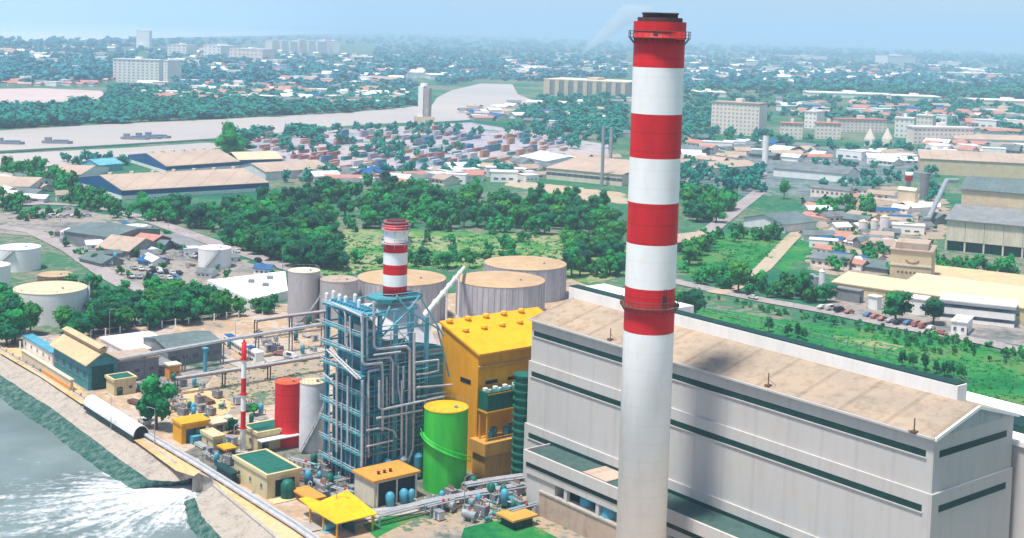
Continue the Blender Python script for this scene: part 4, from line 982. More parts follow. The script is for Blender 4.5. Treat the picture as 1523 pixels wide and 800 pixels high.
# ------------------------------------------------------------------ pipes along the seawall, pipe bridges, conduit racks
def world_path(pix, z): return [G(x, y, z) for x, y in pix]
for k, (dx, r, m_, lb) in enumerate(((0, .45, 'pipe', 'seaward'), (3.2, .42, 'gal', 'middle'), (6.4, .38, 'pipe', 'inland'))):
    pts = world_path([(214+dx*1.1, 645-dx*.1), (300+dx*1.2, 696-dx*.2), (436+dx*1.3, 782-dx*.3), (560+dx, 868)], .9)
    mb = MB().path(pts, r, 8)
    a, b = pts[0], pts[2]; ln = (b-a).length; n = int(ln/6)
    for i in range(n):
        p = a.lerp(b, i/n); q = None
        # follow the bent path
        seg = [(pts[0], pts[1]), (pts[1], pts[2])]; l0 = (pts[1]-pts[0]).length; s_ = i*6
        p = pts[0]+(pts[1]-pts[0]).normalized()*s_ if s_ < l0 else pts[1]+(pts[2]-pts[1]).normalized()*(s_-l0)
        mb.box(p.x-.3, p.y-.3, 0, p.x+.3, p.y+.3, .6)
    solo('cooling_pipe', mb, m_, '%s one of the three long grey pipes along the seawall' % lb, 'pipe')
def pipe_bridge(label, pix, ztop, step=11, m='steel_brown', wd=1.6):
    P_ = [G(x, y) for x, y in pix]; t = thing('pipe_bridge', label, 'pipe bridge', P_[0])
    base = P_[0]; deck = MB(); pp = MB()
    for a, b in zip(P_, P_[1:]):
        a, b = a-base, b-base; d = (b-a).normalized(); nn = Vector((-d.y, d.x, 0))*wd/2
        for s_ in (-1, 1):
            deck.tube(a+nn*s_+Vector((0, 0, ztop)), b+nn*s_+Vector((0, 0, ztop)), .22, 4)
        for o_ in (-.6, 0, .6): pp.tube(a+nn*o_+Vector((0, 0, ztop+.35)), b+nn*o_+Vector((0, 0, ztop+.35)), .18, 6)
        n = max(1, int((b-a).length/step))
        for i in range(n+1):
            p = a.lerp(b, i/n); mb = MB()
            for s_ in (-1, 1): mb.tube(p+nn*s_, p+nn*s_+Vector((0, 0, ztop)), .2, 4)
            mb.tube(p+nn+Vector((0, 0, ztop-.5)), p-nn+Vector((0, 0, ztop-.5)), .15, 4)
            part('trestle', mb, m, t)
    part('deck', deck, m, t); part('pipes', pp, 'pipe', t)
    return t
pipe_bridge('long grey pipe bridge from the workshop past the grey shed', [(150, 577), (330, 542), (480, 515)], 7.0, m='grey')
pipe_bridge('brown pipe bridge crossing the yard behind the striped mast', [(262, 588), (400, 566), (484, 552)], 4.5)
pipe_bridge('low brown pipe rack across the sandy corner by the silo', [(380, 505), (432, 497), (484, 490)], 6, m='steel_brown')
pipe_bridge('pale pipe rack in front of the green tank', [(560, 782), (640, 762), (780, 736)], 2.2, step=7, m='gal', wd=2.2)
pipe_bridge('grey pipe rack at the foot of the ochre block', [(690, 742), (730, 735), (778, 728)], 3.0, step=6, m='gal', wd=2)
# blue gate column
block('slim blue steel tower beside the brown pipe bridge', 305, 556, 520, 302, 308, 'steel_blue', 'steel_blue', 'slab', name='blue_tower', cat='tower', door=False)
# a fence along the tree line
def fence(label, pix, h=2.2, step=4.2, m='white', rails=True, name='fence', panel=False):
    P_ = [G(x, y) for x, y in pix]; t = thing(name, label, 'fence', P_[0]); base = P_[0]; rl = MB(); pm = MB().box(-.18, -.18, 0, .18, .18, h).mesh('post', m)
    for a, b in zip(P_, P_[1:]):
        a, b = a-base, b-base; n = max(1, int((b-a).length/step))
        for i in range(n+1):
            part('post', pm, None, t).location = a.lerp(b, i/n)
        for z in (.5, h*.9): rl.tube(a+Vector((0, 0, z)), b+Vector((0, 0, z)), .06, 4)
    part('rails', rl, 'gal', t); return t
fence('white posted fence along the tree line behind the plant', [(30, 520), (90, 509), (200, 494), (300, 480), (425, 464)], 2.6)
fence('thin railing along the top of the seawall', [(0, 519), (60, 554), (110, 584), (200, 641)], 1.1, 5, 'gal')
fence('boundary fence between the long hall and the meadow', [(1000, 452), (1150, 488), (1300, 525), (1440, 570)], 2, 5, 'grey')
# ------------------------------------------------------------------ vehicles
def wheel_mb(): return MB().tube((0, -.11, 0), (0, .11, 0), .33, 12)
def make_car(col, label, group=None, van=False):
    t = thing('parked_car', label, 'car', (0, 0, 0), 0, group)
    b = MB(); pr = [(-2.15, .35), (-2.2, .8), (-1.95, .95), (-1.35, 1.0), (-.95, 1.42), (.75, 1.45), (1.25, 1.0), (2.1, .85), (2.2, .6), (2.15, .35)]
    if van: pr = [(-2.3, .35), (-2.35, 1.0), (-2.3, 1.9), (1.1, 1.95), (1.75, 1.15), (2.3, 1.0), (2.35, .6), (2.3, .35)]
    n = len(pr); vs = [(x, s_*(.86 if z < 1.05 else .72), z) for s_ in (-1, 1) for x, z in pr]
    b.add(vs, [tuple(range(n)), tuple(range(2*n-1, n-1, -1))]+[(i, n+i, n+(i+1) % n, (i+1) % n) for i in range(n)])
    body = part('body', b, col, t)
    zt = 1.95 if van else 1.45
    for s_ in (-1, 1): part('side_window', MB().prism([(-.95, s_*.80-.01), (.85, s_*.80-.01), (.85, s_*.80+.01), (-.95, s_*.80+.01)], 1.05, zt-.1), 'glass', t)
    part('windscreen', MB().add([(.78, -.66, zt-.02), (.78, .66, zt-.02), (1.29, .74, 1.04), (1.29, -.74, 1.04)], [(0, 1, 2, 3)]), 'glass', t)
    wm = wheel_mb().mesh('wheel', 'tyre')
    for x in (-1.35, 1.35):
        for y in (-.8, .8):
            o = part('wheel', wm, None, t); o.location = (x, y, .33)
    return t
PROTO = {}
def put_car(px, py, rz, col, label, group=None, van=False):
    k = (col, van); p = G(px, py, 0.05+_layer[0])
    if k not in PROTO:
        PROTO[k] = make_car(col, label, group, van); o = PROTO[k]; o.location = p; o.rotation_euler = (0, 0, rz)
    else: o = copy_tree(PROTO[k], p, rz, None, label)
    if group: o['group'] = group
    elif 'group' in o: del o['group']
    return o
cn = {'c_white': 'white', 'c_silver': 'silver', 'c_black': 'black', 'c_red': 'red', 'c_blue': 'blue'}
cols = list(cn)
R = random.Random(5)
rowspec = [((30, 325), (130, 321), 11, ANG+1.57, 'parked in the row beside the road behind the tanks'), ((200, 400), (265, 408), 8, ANG, 'parked in the lot between the white tanks'),
           ((195, 412), (262, 416), 7, ANG, 'parked in the lot between the white tanks'), ((262, 370), (296, 386), 5, ANG, 'parked by the long roof before the road'),
           ((1290, 470), (1335, 482), 5, ANG+1.57, 'parked near the round tree on the paved yard'), ((1350, 482), (1385, 490), 4, ANG+1.57, 'parked between the two trees of the works'),
           ((115, 352), (150, 356), 4, ANG, 'parked beside the small white tank yard'), ((1222, 458), (1262, 466), 4, ANG+1.57, 'parked on the yard left of the cream works')]
for (a, b, n, rz, where) in rowspec:
    for i in range(n):
        c = R.choice(['c_white', 'c_white', 'c_silver', 'c_black', 'c_blue', 'c_red']); u = i/(n-1)
        put_car(a[0]+(b[0]-a[0])*u+R.uniform(-1, 1), a[1]+(b[1]-a[1])*u+R.uniform(-.5, .5), rz+R.uniform(-.15, .15), c, '%s car %s' % (cn[c], where), '%s cars %s' % (cn[c], where), R.random() < .25)
put_car(432, 533, ANG+.3, 'c_white', 'white car on the sandy corner left of the boiler', van=True)
put_car(417, 528, ANG+.9, 'c_red', 'red car next to the white van by the boiler')
put_car(100, 311, ANG+1.4, 'c_silver', 'silver car driving on the road behind the white tanks')
put_car(384, 388, ANG, 'c_black', 'black car driving on the road by the forest')
put_car(352, 375, ANG, 'c_white', 'white car driving on the road by the forest')
put_car(1120, 444, ANG, 'c_white', 'white car driving on the pinkish meadow road')
put_car(1400, 497, ANG, 'c_red', 'red car driving on the pinkish meadow road')
put_car(215, 630, ANG, 'c_white', 'white car parked before the tree by the kiosk')
# bus
def bus(px, py, px2, py2, label, front='blue'):
    A, B = G(px, py), G(px2, py2); d = (B-A); L = d.length; rz = math.atan2(d.y, d.x)
    t = thing('bus', label, 'bus', (A.x, A.y, 0), rz)
    part('body', MB().box(0, 0, .45, L, 2.6, 3.1), 'white', t)
    part('roof', MB().box(.2, .1, 3.103, L*.45, 2.5, 3.3), 'blue', t); part('roof_unit', MB().box(L*.55, .5, 3.103, L*.75, 2.1, 3.45), 'white', t)
    n = int(L/1.5)
    for i in range(n):
        part('window', MB().box(.5+i*(L-1)/n, -.03, 1.5, .5+(i+.8)*(L-1)/n, .01, 2.5), 'glass', t)
    part('windscreen', MB().box(-.03, .2, 1.3, .01, 2.4, 2.7), 'glass', t)
    for x in (1.8, L-2.2, L-3.5):
        for y in (.1, 2.5): part('wheel', MB().tube((x, y-.15, .5), (x, y+.15, .5), .5, 14), 'tyre', t)
bus(332, 512, 362, 532, 'white coach with blue roof front parked in the sandy yard')
bus(362, 530, 380, 540, 'shorter white bus parked behind the coach in the sandy yard')

# ------------------------------------------------------------------ plant clutter
def make_transformer():
    t = thing('transformer', '', 'transformer'); part('body', MB().box(-1.5, -1, .2, 1.5, 1, 2.4), 'grey', t)
    rb = MB()
    for i in range(8): rb.box(-1.4+i*.36, 1.003, .4, -1.25+i*.36, 1.5, 2.1)
    part('radiator', rb, 'gal', t)
    for x in (-.8, 0, .8): part('bushing', MB().lathe([(.15, 2.4), (.22, 2.7), (.12, 3.3)], 8, (x, 0)), 'c_red', t)
    return t
def make_pump():
    t = thing('pump', '', 'pump'); part('motor', MB().tube((-1, 0, .8), (.4, 0, .8), .5, 12), 'c_teal', t); part('housing', MB().tube((.5, 0, .8), (1, 0, .8), .75, 12), 'gal', t)
    part('base', MB().box(-1.2, -.5, 0, 1.2, .5, .3), 'concrete', t); part('outlet', MB().tube((.75, 0, 1.4), (.75, 0, 2.3), .25, 8), 'pipe', t); return t
def make_drum():
    t = thing('horizontal_tank', '', 'tank'); part('shell', MB().tube((-2, 0, 1.6), (2, 0, 1.6), 1.0, 16), 'gal', t, smooth=False)
    for x in (-1.2, 1.2): part('saddle', MB().box(x-.2, -.7, 0, x+.2, .7, .9), 'concrete', t)
    part('valve', MB().tube((0, 0, 2.5), (0, 0, 3.1), .2, 8), 'red', t); return t
def make_crate():
    t = thing('equipment_box', '', 'box'); part('body', MB().box(-1.1, -.8, .1, 1.1, .8, 1.9), 'c_white', t); part('lid', MB().box(-1.2, -.9, 1.903, 1.2, .9, 2.05), 'c_grey', t)
    part('door', MB().box(-.5, -.86, .3, .5, -.8, 1.7), 'c_blue', t); return t
def make_vtank(m):
    t = thing('process_vessel', '', 'vessel'); part('shell', MB().lathe([(.9, .5), (.95, 3.2), (.6, 3.9), (.1, 4.1)], 16), m, t, smooth=True)
    for a in (0, 2.1, 4.2): part('leg', MB().tube((.7*math.cos(a), .7*math.sin(a), 0), (.7*math.cos(a), .7*math.sin(a), .8), .09, 6), 'gal', t)
    part('pipe', MB().path([(.9, 0, 1.4), (1.9, 0, 1.4), (1.9, 0, .2)], .16, 8), 'pipe', t); return t
def make_lamp():
    t = thing('lamp_post', '', 'lamp post'); part('pole', MB().tube((0, 0, 0), (0, 0, 8.5), .11, 6, r2=.07), 'gal', t); part('arm', MB().tube((0, 0, 8.45), (1.4, 0, 8.8), .06, 6), 'gal', t)
    part('lamp_head', MB().box(1.2, -.14, 8.72, 2.0, .14, 8.86), 'c_grey', t); return t
def make_stackpile(m):
    t = thing('material_pile', '', 'pile'); mb = MB()
    for i in range(5): mb.tube((-3, -1+i*.5, .25), (3, -1+i*.5, .25), .24, 8)
    for i in range(4): mb.tube((-3, -.75+i*.5, .66), (3, -.75+i*.5, .66), .24, 8)
    part('pipes', mb, m, t); part('bearer', MB().box(-2, -1.3, 0, -1.7, 1.3, .05), 'brown', t); part('bearer', MB().box(1.7, -1.3, 0, 2, 1.3, .05), 'brown', t); return t
def make_rack():
    t = thing('pipe_rack', '', 'pipe rack')
    for x in (-3, 0, 3): part('frame', MB().box(x-.1, -1, 0, x+.1, -.8, 2.2).box(x-.1, .8, 0, x+.1, 1, 2.2).box(x-.1, -.8, 1.9, x+.1, .8, 2.1), 'gal', t)
    for i, y in enumerate((-.6, -.2, .25, .65)): part('pipe', MB().tube((-3.6, y, 2.25), (3.6+i*.3, y, 2.25), .14, 6), ('pipe', 'steel_brown', 'pipe', 'teal')[i], t)
    part('valve', MB().lathe([(.3, 2.3), (.35, 2.6), (.1, 2.9)], 8, (1.2, .25)), 'red', t); return t
MK = dict(rack=make_rack, transformer=make_transformer, pump=make_pump, drum=make_drum, crate=make_crate, vt=lambda: make_vtank('gal'), vtb=lambda: make_vtank('steel_blue'), vtg=lambda: make_vtank('green_roof'), lamp=make_lamp, pile=lambda: make_stackpile('c_silver'), pile2=lambda: make_stackpile('steel_brown'))
PC = {}
def put(kind, px, py, label, rz=0, s=1.0, group=None):
    p = G(px, py, _layer[0]+.02)
    if kind not in PC: PC[kind] = MK[kind](); o = PC[kind]; o.location = p; o.rotation_euler = (0, 0, ANG+rz); o.scale = (s,)*3; o['label'] = label
    else: o = copy_tree(PC[kind], p, ANG+rz, s, label)
    if group: o['group'] = group
    elif 'group' in o: del o['group']
kn = dict(rack='small grey pipe rack with valves', transformer='grey finned transformer', pump='teal pump with grey housing', drum='grey horizontal tank on saddles', crate='white equipment box with blue door', vt='grey upright process vessel', vtb='blue upright process vessel', vtg='dark green upright process vessel', lamp='tall grey lamp post', pile='stack of silver pipes', pile2='stack of brown pipes')
clut = [('boiler foot', 'at the foot of the boiler', [(500, 716), (512, 722), (486, 708), (472, 700), (460, 706), (448, 712), (470, 722), (456, 728), (490, 730), (505, 738), (520, 742), (480, 742), (510, 700)]),
        ('green tank', 'beside the green tank', [(612, 748), (640, 750), (662, 748), (690, 744), (628, 756), (650, 760), (676, 756), (700, 752)]),
        ('annex', 'on the ground left of the annex', [(716, 740), (730, 744), (744, 738), (756, 742), (768, 734), (712, 752), (738, 752), (725, 730), (750, 728), (772, 748)]),
        ('portal', 'around the yellow portal', [(294, 655), (300, 664), (312, 674), (286, 650), (322, 690), (330, 696), (310, 684), (340, 690), (326, 664), (345, 662)]),
        ('tree', 'in the yard right of the single tree', [(262, 610), (275, 604), (282, 612), (290, 606), (300, 612), (272, 618), (288, 620), (306, 620), (266, 600), (296, 598)]),
        ('workshop', 'on the yard behind the kiosk', [(210, 580), (220, 586), (232, 580), (244, 584), (226, 572), (250, 576), (214, 596), (264, 582), (204, 600)]),
        ('silo', 'on the sandy corner by the slim silo', [(396, 512), (410, 506), (440, 508), (456, 500), (468, 506), (384, 500), (450, 526), (466, 522), (424, 500)]),
        ('mast', 'between striped mast and red tank', [(392, 640), (400, 652), (374, 630), (340, 620), (352, 600), (370, 610), (388, 616), (330, 606), (345, 640)])]
R = random.Random(9); kinds = ['transformer', 'pump', 'crate', 'pile2', 'drum', 'pump', 'vtg', 'pile', 'crate', 'transformer', 'vtb', 'pump', 'rack']
R2_ = random.Random(77)
def spots(poly, n): 
    xs = [p[0] for p in poly]; ys = [p[1] for p in poly]; o_ = []
    while len(o_) < n:
        p = (R2_.uniform(min(xs), max(xs)), R2_.uniform(min(ys), max(ys)))
        if inside(p, poly): o_.append(p)
    return o_
clut += [('apron', 'on the dark ground before the boiler', spots([(440, 700), (480, 690), (530, 735), (520, 748), (470, 745)], 22)),
         ('ochre', 'among pipes at the foot of the ochre block', spots([(628, 742), (700, 734), (782, 722), (782, 745), (640, 765)], 22)),
         ('sand corner', 'scattered on the sandy yard near the coach', spots([(345, 500), (480, 480), (482, 530), (400, 548), (330, 540)], 16)),
         ('kiosk', 'in the busy yard behind the large yard tree', spots([(195, 565), (250, 560), (330, 580), (330, 620), (262, 630), (215, 600)], 22)),
         ('drain', 'beside the pipe rack below the green tank', spots([(600, 775), (780, 745), (790, 770), (640, 795)], 14)),
         ('lot', 'scattered across the far storage lot', spots([(60, 345), (190, 335), (330, 385), (280, 410), (170, 400)], 26))]
for nm, where, pts in clut:
    for i, (x, y) in enumerate(pts):
        k = kinds[(i+len(nm)) % len(kinds)]
        put(k, x, y, '%s %s' % (kn[k], where), R.choice((0, math.pi/2, .3)), R.uniform(.6, 1.0), '%s %s' % (kn[k], where))
for i, (x, y, wh) in enumerate([(163, 500, 'behind the orange roofed workshop'), (230, 660, 'beside the seawall pipes at the yellow portal'), (416, 640, 'between red tank and small cream building'), (500, 770, 'left of the yellow canopy'), (690, 770, 'on the yard below the green tank'), (350, 520, 'beside the parked coach'), (165, 640, 'on the seawall by the vaulted shelter'), (1180, 470, 'on the road by the meadow'), (1420, 512, 'at the right end of the meadow road'), (250, 350, 'behind the storage lot'), (90, 330, 'at the road behind the large tank'), (420, 402, 'at the road bend by the forest')]):
    put('lamp', x, y, 'tall grey lamp post '+wh, R.uniform(0, 6))
# ------------------------------------------------------------------ works and warehouses in the middle distance
def dang(a, b):                            # angle of the wall running from pixel a to pixel b on the ground
    d = G(*b)-G(*a); return math.atan2(d.y, d.x)
def shed(label, a, b, topy, depth, wall, roof, kind='gx', rh=3, wins=None, name='factory_shed', cat='shed', z=0, extra=None, over=.5, h=None):
    """wall from pixel a (left) to pixel b (right), body reaching depth metres away behind it"""
    A, B = G(*a), G(*b); d = B-A; L = d.length; ang = math.atan2(d.y, d.x); h = h or zat(A, topy)
    t = thing(name, label, cat, B, ang)
    part('wall', MB().box(-L, 0, 0, 0, depth, h), wall, t)
    if kind in ('gx', 'gy'):
        ax = kind[1]; part('roof', MB().gable(-L, 0, 0, depth, h+.02, rh, ax, over, .3), roof, t); part('gable', MB().gable_end(-L+.02, .02, -.02, depth-.02, h+.003, rh-.05, ax), wall, t)
    elif kind == 'mono': part('roof', MB().prism([(-L-over, -over), (over, -over), (over, depth), (-L-over, depth)], [h+.01, h+.01, h+rh, h+rh], [h+.4, h+.4, h+rh+.4, h+rh+.4]), roof, t)
    else: part('roof', MB().box(-L-over, -over, h+.003, over, depth+over, h+.5), roof, t)
    if wins:
        n, rows, ww, wh = wins
        for k in range(rows):
            for j in range(n):
                x = -L+(j+.5)*L/n; z_ = h*(k+.55)/rows-wh/2
                part('window', MB().box(x-ww/2, -.06, z_, x+ww/2, .1, z_+wh), 'window', t)
    return t, L, h, ang
# big dark roofed factory at the right edge
A, B = G(1406, 372), G(1640, 396); d = B-A; L = d.length; ang = math.atan2(d.y, d.x)
t = thing('factory_hall', 'large factory hall with two dark roofs and cream walls at the right edge', 'factory', B, ang)
def ff(py, off): return zat(A+Vector((-math.sin(ang), math.cos(ang), 0))*off, py)
zA, zB = zat(A, 357), zat(A, 327)
part('wall', MB().box(-L, 0, zA, 0, 60, zB), 'cream_light', t)
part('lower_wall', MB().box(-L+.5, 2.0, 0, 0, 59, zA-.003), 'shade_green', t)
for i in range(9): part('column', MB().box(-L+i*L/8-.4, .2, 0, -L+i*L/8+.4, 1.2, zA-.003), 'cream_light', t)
z1 = ff(303, 26)
part('roof', MB().prism([(-L-1, -1), (1, -1), (1, 26), (-L-1, 26)], [zB+.003, zB+.003, z1-.5, z1-.5], [zB+.5, zB+.5, z1, z1]), 'grey', t)
z2 = ff(281, 26.5)
part('monitor_wall', MB().box(-L+1.5, 26.5, z1-3, 0, 58, z2), 'cream_roof', t)
part('monitor_roof', MB().gable(-L+1, 26.3, 0, 58, z2+.05, 5, 'x', .6, .4), 'grey_green_roof', t)
for i in range(1, 8): part('panel_joint', MB().box(-L+i*L/8-.1, -.07, zA+.2, -L+i*L/8+.1, -.003, zB-.3), 'grey', t)
# cream tower with wings
s, t = block('square cream tower block of the works with small sign marks', 1383, 436, 376, 1322, 1389, 'cream_roof', 'tan_roof', 'slab', ang=dang((1322, 430), (1383, 436)), door=False, over=.6, name='tower_block', cat='building')
part('cornice', MB().box(-s.L-.3, -.3, s.h*.62, .3, -.003, s.h*.66), 'cream_light', t)
for i in range(7): part('emblem' if i == 3 else 'sign_mark', MB().box(-s.L*.82+i*s.L*.1, -.12, s.h*.44, -s.L*.82+i*s.L*.1+s.L*.05, -.003, s.h*.49), 'brown', t)
part('emblem_arch', MB().path([(-s.L*.62, -.1, s.h*.78), (-s.L*.56, -.1, s.h*.72), (-s.L*.46, -.1, s.h*.70), (-s.L*.36, -.1, s.h*.72), (-s.L*.3, -.1, s.h*.78)], .18, 6), 'brown', t)
part('penthouse', MB().box(-s.L*.9, 1.5, s.h+.403, -s.L*.1, s.W*.8, s.h+3), 'tan_roof', t)
shed('long low cream works wing with orange tan roof left of the tower', (1238, 432), (1330, 446), 420, 16, 'cream', 'cream_roof', 'mono', 2, name='works_wing', cat='building')
shed('long orange tan works roof running right of the tower', (1330, 452), (1560, 486), 432, 26, 'cream', 'cream_roof', 'mono', 3, (12, 1, 3, 1), name='works_wing', cat='building')
shed('long white two tiered office with dark ribbon windows', (1398, 476), (1508, 488), 446, 12, 'white', 'white', 'slab', 1, (9, 2, 6, 1.2), name='office', cat='office')
shed('farther cream wing with orange roof at the right edge', (1370, 425), (1560, 448), 412, 20, 'cream', 'workshop_roof', 'mono', 2, name='works_wing', cat='building')
block('small white guard house on the meadow road', 1437, 500, 481, 1414, 1446, 'white', 'casing', 'slab', ang=dang((1414, 497), (1437, 500)), wins=(2, 1, 1, 1, 1), name='guard_house', cat='house')
block('small white store with red end beside the round tree', 1304, 462, 443, 1291, 1311, 'white', 'white', 'slab', ang=dang((1291, 459), (1304, 462)), name='store', cat='store')
block('white plant room between the two trees of the works', 1375, 470, 447, 1352, 1382, 'white', 'casing', 'slab', ang=dang((1352, 467), (1375, 470)), name='plant_room', cat='building')
block('grey flat roofed garage before the cream works', 1278, 452, 434, 1242, 1284, 'grey', 'grey', 'slab', ang=dang((1242, 446), (1278, 452)), name='garage', cat='garage')
tank('slim white silo by the grey garage', 1221, 441, 9, 404, 'white', 'white', 1, name='silo', rail=False)
tank('dull grey round tank behind the slim white silo', 1207, 436, 22, 412, 'tank_side', 'gal', 1, name='silo', rail=False)
# works with silos
block('cream box shaped bunker tower on the cluttered yard', 1360, 312, 284, 1334, 1364, 'cream_roof', 'cream_light', 'gx', ang=dang((1334, 309), (1360, 312)), rh=1.5, name='bunker_tower', cat='tower')
tank('tall dark grey silo right of the cream bunker tower', 1374, 297, 13, 258, 'grey', 'grey', .5, name='silo', rail=False)
P = G(1350, 300); t = thing('slim_stack', 'slim grey stack with red and white top on the cluttered yard', 'chimney', P)
zt = zat(P, 256); part('shaft', MB().lathe([(1.6, 0), (1.5, zt*.7), (2.4, zt*.72), (2.4, zt*.9), (2.4, zt)], 16, mis=[0, 0, 1, 2]), ['gal', 'red', 'white'], t, smooth=True)
a, b = G(1381, 325, 4), G(1408, 268, 22)
mb = MB().tube(a, b, 1.4, 10).tube(G(1371, 326, 4), a, 1.4, 10).tube(b, G(1425, 268, 22), 1.2, 8)
solo('conveyor_duct', mb, 'gal', 'long grey inclined duct rising to the dark roofed factory', 'duct')
block('pale house with grey roof left of the bunker tower', 1262, 306, 284, 1205, 1268, 'apt_pink', 'grey_roof', 'gx', ang=dang((1205, 300), (1262, 306)), wins=(8, 0, 2, 1.4, 1.2), name='office', cat='building')
for i, (x, y, w_) in enumerate(((1283, 352, 14), (1300, 350, 11), (1315, 345, 14))):
    tank(('left', 'middle', 'right')[i]+' one of three pale stubby silos on the cluttered yard', x, y, w_, y-22, 'casing', 'cream_roof', 1.2, name='silo', rail=False)
shed('low rusty shed before the three stubby silos', (1240, 360), (1285, 364), 352, 14, 'brown', 'red_roof', 'gx', 2)
shed('long low shed with red and white roof on the cluttered yard', (1280, 372), (1325, 376), 366, 12, 'white', 'red_roof', 'gx', 1.5)
shed('low pink shed beside the pale track', (1205, 396), (1262, 402), 384, 14, 'apt_pink', 'grey_roof', 'gx', 2, (6, 1, 1.4, 1.2))
shed('dark roofed shed before the tower block', (1262, 400), (1320, 408), 393, 18, 'grey', 'grey_green_roof', 'gx', 2)
shed('white works building near the cluttered yard', (1150, 262), (1260, 272), 250, 24, 'white', 'grey_roof', 'gx', 4)
tank('tall slim white chimney beside the white works building', 1137, 258, 9, 201, 'white', 'soot', .2, name='chimney', rail=False)
block('dark roofed shed with white gable by the green field', 1167, 347, 334, 1106, 1214, 'casing', 'grey_green_roof', 'gy', rh=3.5, over=.8, door=False, name='factory_shed', cat='shed')
block('grey shed with sloping roof right behind the striped chimney', 1006, 376, 361, 975, 1058, 'grey', 'tan_roof', 'gy', rh=2.5, door=False, name='factory_shed', cat='shed')
shed('pink roofed shed beyond the dark trees', (1062, 262), (1128, 258), 250, 26, 'apt_pink', 'tan_roof', 'gx', 3)
shed('long tan hall with pale roof under the apartment rows', (1368, 258), (1560, 268), 236, 40, 'cream_roof', 'tan_roof', 'mono', 4)
shed('grey long roof between apartments and tan hall', (1420, 216), (1600, 222), 206, 30, 'apt', 'tan_roof', 'gx', 4)
# white factory with two stacks behind the chimney
shed('low white factory with pale flat roof left of the striped chimney', (812, 266), (925, 277), 250, 48, 'cream_light', 'tan_roof', 'mono', 5, (14, 1, 4, 2))
shed('narrow white roofed wing of the low white factory', (812, 252), (880, 250), 240, 40, 'white', 'white', 'gy', 3)
for i, (x, y, ty) in enumerate(((895, 276, 188), (907, 262, 190))):
    tank(('nearer', 'farther')[i]+' slim pale green stack of the low white factory', x, y, 5, ty, 'gal', 'gal', .2, name='chimney', rail=False)
# blue and tan warehouses at left
def ware(label, c, l, r, topy, rh):
    C, L_, R_ = G(*c), G(*l), G(*r); h = zat(C, topy)
    t = thing('warehouse', label, 'warehouse', C)
    l_, r_ = L_-C, R_-C; q = l_+r_
    part('wall', MB().prism([(0, 0), (r_.x, r_.y), (q.x, q.y), (l_.x, l_.y)], 0, h*.45), 'white', t)
    part('blue_cladding', MB().prism([(0, 0), (r_.x, r_.y), (q.x, q.y), (l_.x, l_.y)], h*.45+.003, h), 'blue', t)
    a, b = Vector((0, 0, h)), Vector((l_.x, l_.y, h)); m_ = (a+b)/2+Vector((0, 0, rh)); k = Vector((r_.x, r_.y, 0)); e = (b-a).normalized()*.8
    vs = [a-e, m_, b+e, a-e+k, m_+k, b+e+k]; up = Vector((0, 0, .4))
    part('roof', MB().add([v for v in vs]+[v+up for v in vs], [(0, 1, 4, 3), (1, 2, 5, 4), (6, 9, 10, 7), (7, 10, 11, 8), (0, 3, 9, 6), (2, 8, 11, 5), (0, 6, 7, 1), (1, 7, 8, 2), (3, 4, 10, 9), (4, 5, 11, 10)]), 'tan_roof', t)
    part('gable', MB().add([a, b, m_-Vector((0, 0, .05)), a+k, b+k, m_+k-Vector((0, 0, .05))], [(0, 2, 1), (3, 4, 5), (0, 1, 4, 3)]), 'blue', t)
    for u in (.25, .5, .75):
        p = a.lerp(b, u); part('door', MB().prism([(p.x-.4, p.y-.4), (p.x+2.5, p.y-2.8), (p.x+2.8, p.y-2.4), (p.x-.1, p.y)], 0, h*.4), 'casing', t)
    for i in range(7):
        p = m_.lerp(m_+k, (i+.5)/7); part('roof_vent', MB().box(p.x-1, p.y-1, p.z+.2, p.x+1, p.y+1, p.z+1.6), 'cream_light', t)
ware('farther blue and tan warehouse with broad roof near the river', (247, 258), (190, 240), (357, 250), 248, 5)
ware('nearer long blue and tan warehouse beside the forest', (181, 297), (116, 276), (400, 284), 284, 5)
shed('blue walled shed right of the farther warehouse', (355, 248), (420, 246), 238, 30, 'blue', 'cream_roof', 'gx', 4, name='warehouse', cat='warehouse')
shed('pale roofed transit shed between warehouse and port', (395, 268), (492, 262), 256, 36, 'casing', 'tan_roof', 'gx', 4, name='warehouse', cat='warehouse')
shed('teal roofed shed left of the farther warehouse', (148, 256), (183, 253), 246, 20, 'teal', 'teal', 'gx', 3, name='warehouse', cat='warehouse')
shed('long pale roofed sheds at the left edge before the basin', (60, 266), (120, 268), 258, 50, 'white', 'tan_roof', 'gx', 3, name='warehouse', cat='warehouse')
shed('pale low shed at the left edge above the parking row', (-30, 288), (44, 290), 276, 40, 'white', 'tan_roof', 'gx', 3, name='warehouse', cat='warehouse')
shed('long dark canopy roof beside the road behind the lot', (232, 356), (300, 384), 350, 9, 'shade_green', 'grey', 'slab', 1, name='carport', cat='canopy')
shed('rusty red roofed shed behind the storage lot', (196, 368), (226, 372), 356, 12, 'brown', 'red_roof', 'gx', 2)
shed('grey domed store on the storage lot', (143, 378), (192, 384), 368, 20, 'grey', 'tan_roof', 'gx', 4)
shed('wide dark roofed depot behind the storage lot', (95, 362), (165, 372), 344, 30, 'grey', 'grey_green_roof', 'gx', 2)
shed('small dark roofed depot shed beside the parked cars', (118, 390), (152, 398), 384, 10, 'grey', 'grey_green_roof', 'gx', 2)
shed('blue tarpaulin roofed stalls in the middle of the lot', (205, 393), (232, 397), 387, 8, 'grey', 'blue', 'gx', 1.5)
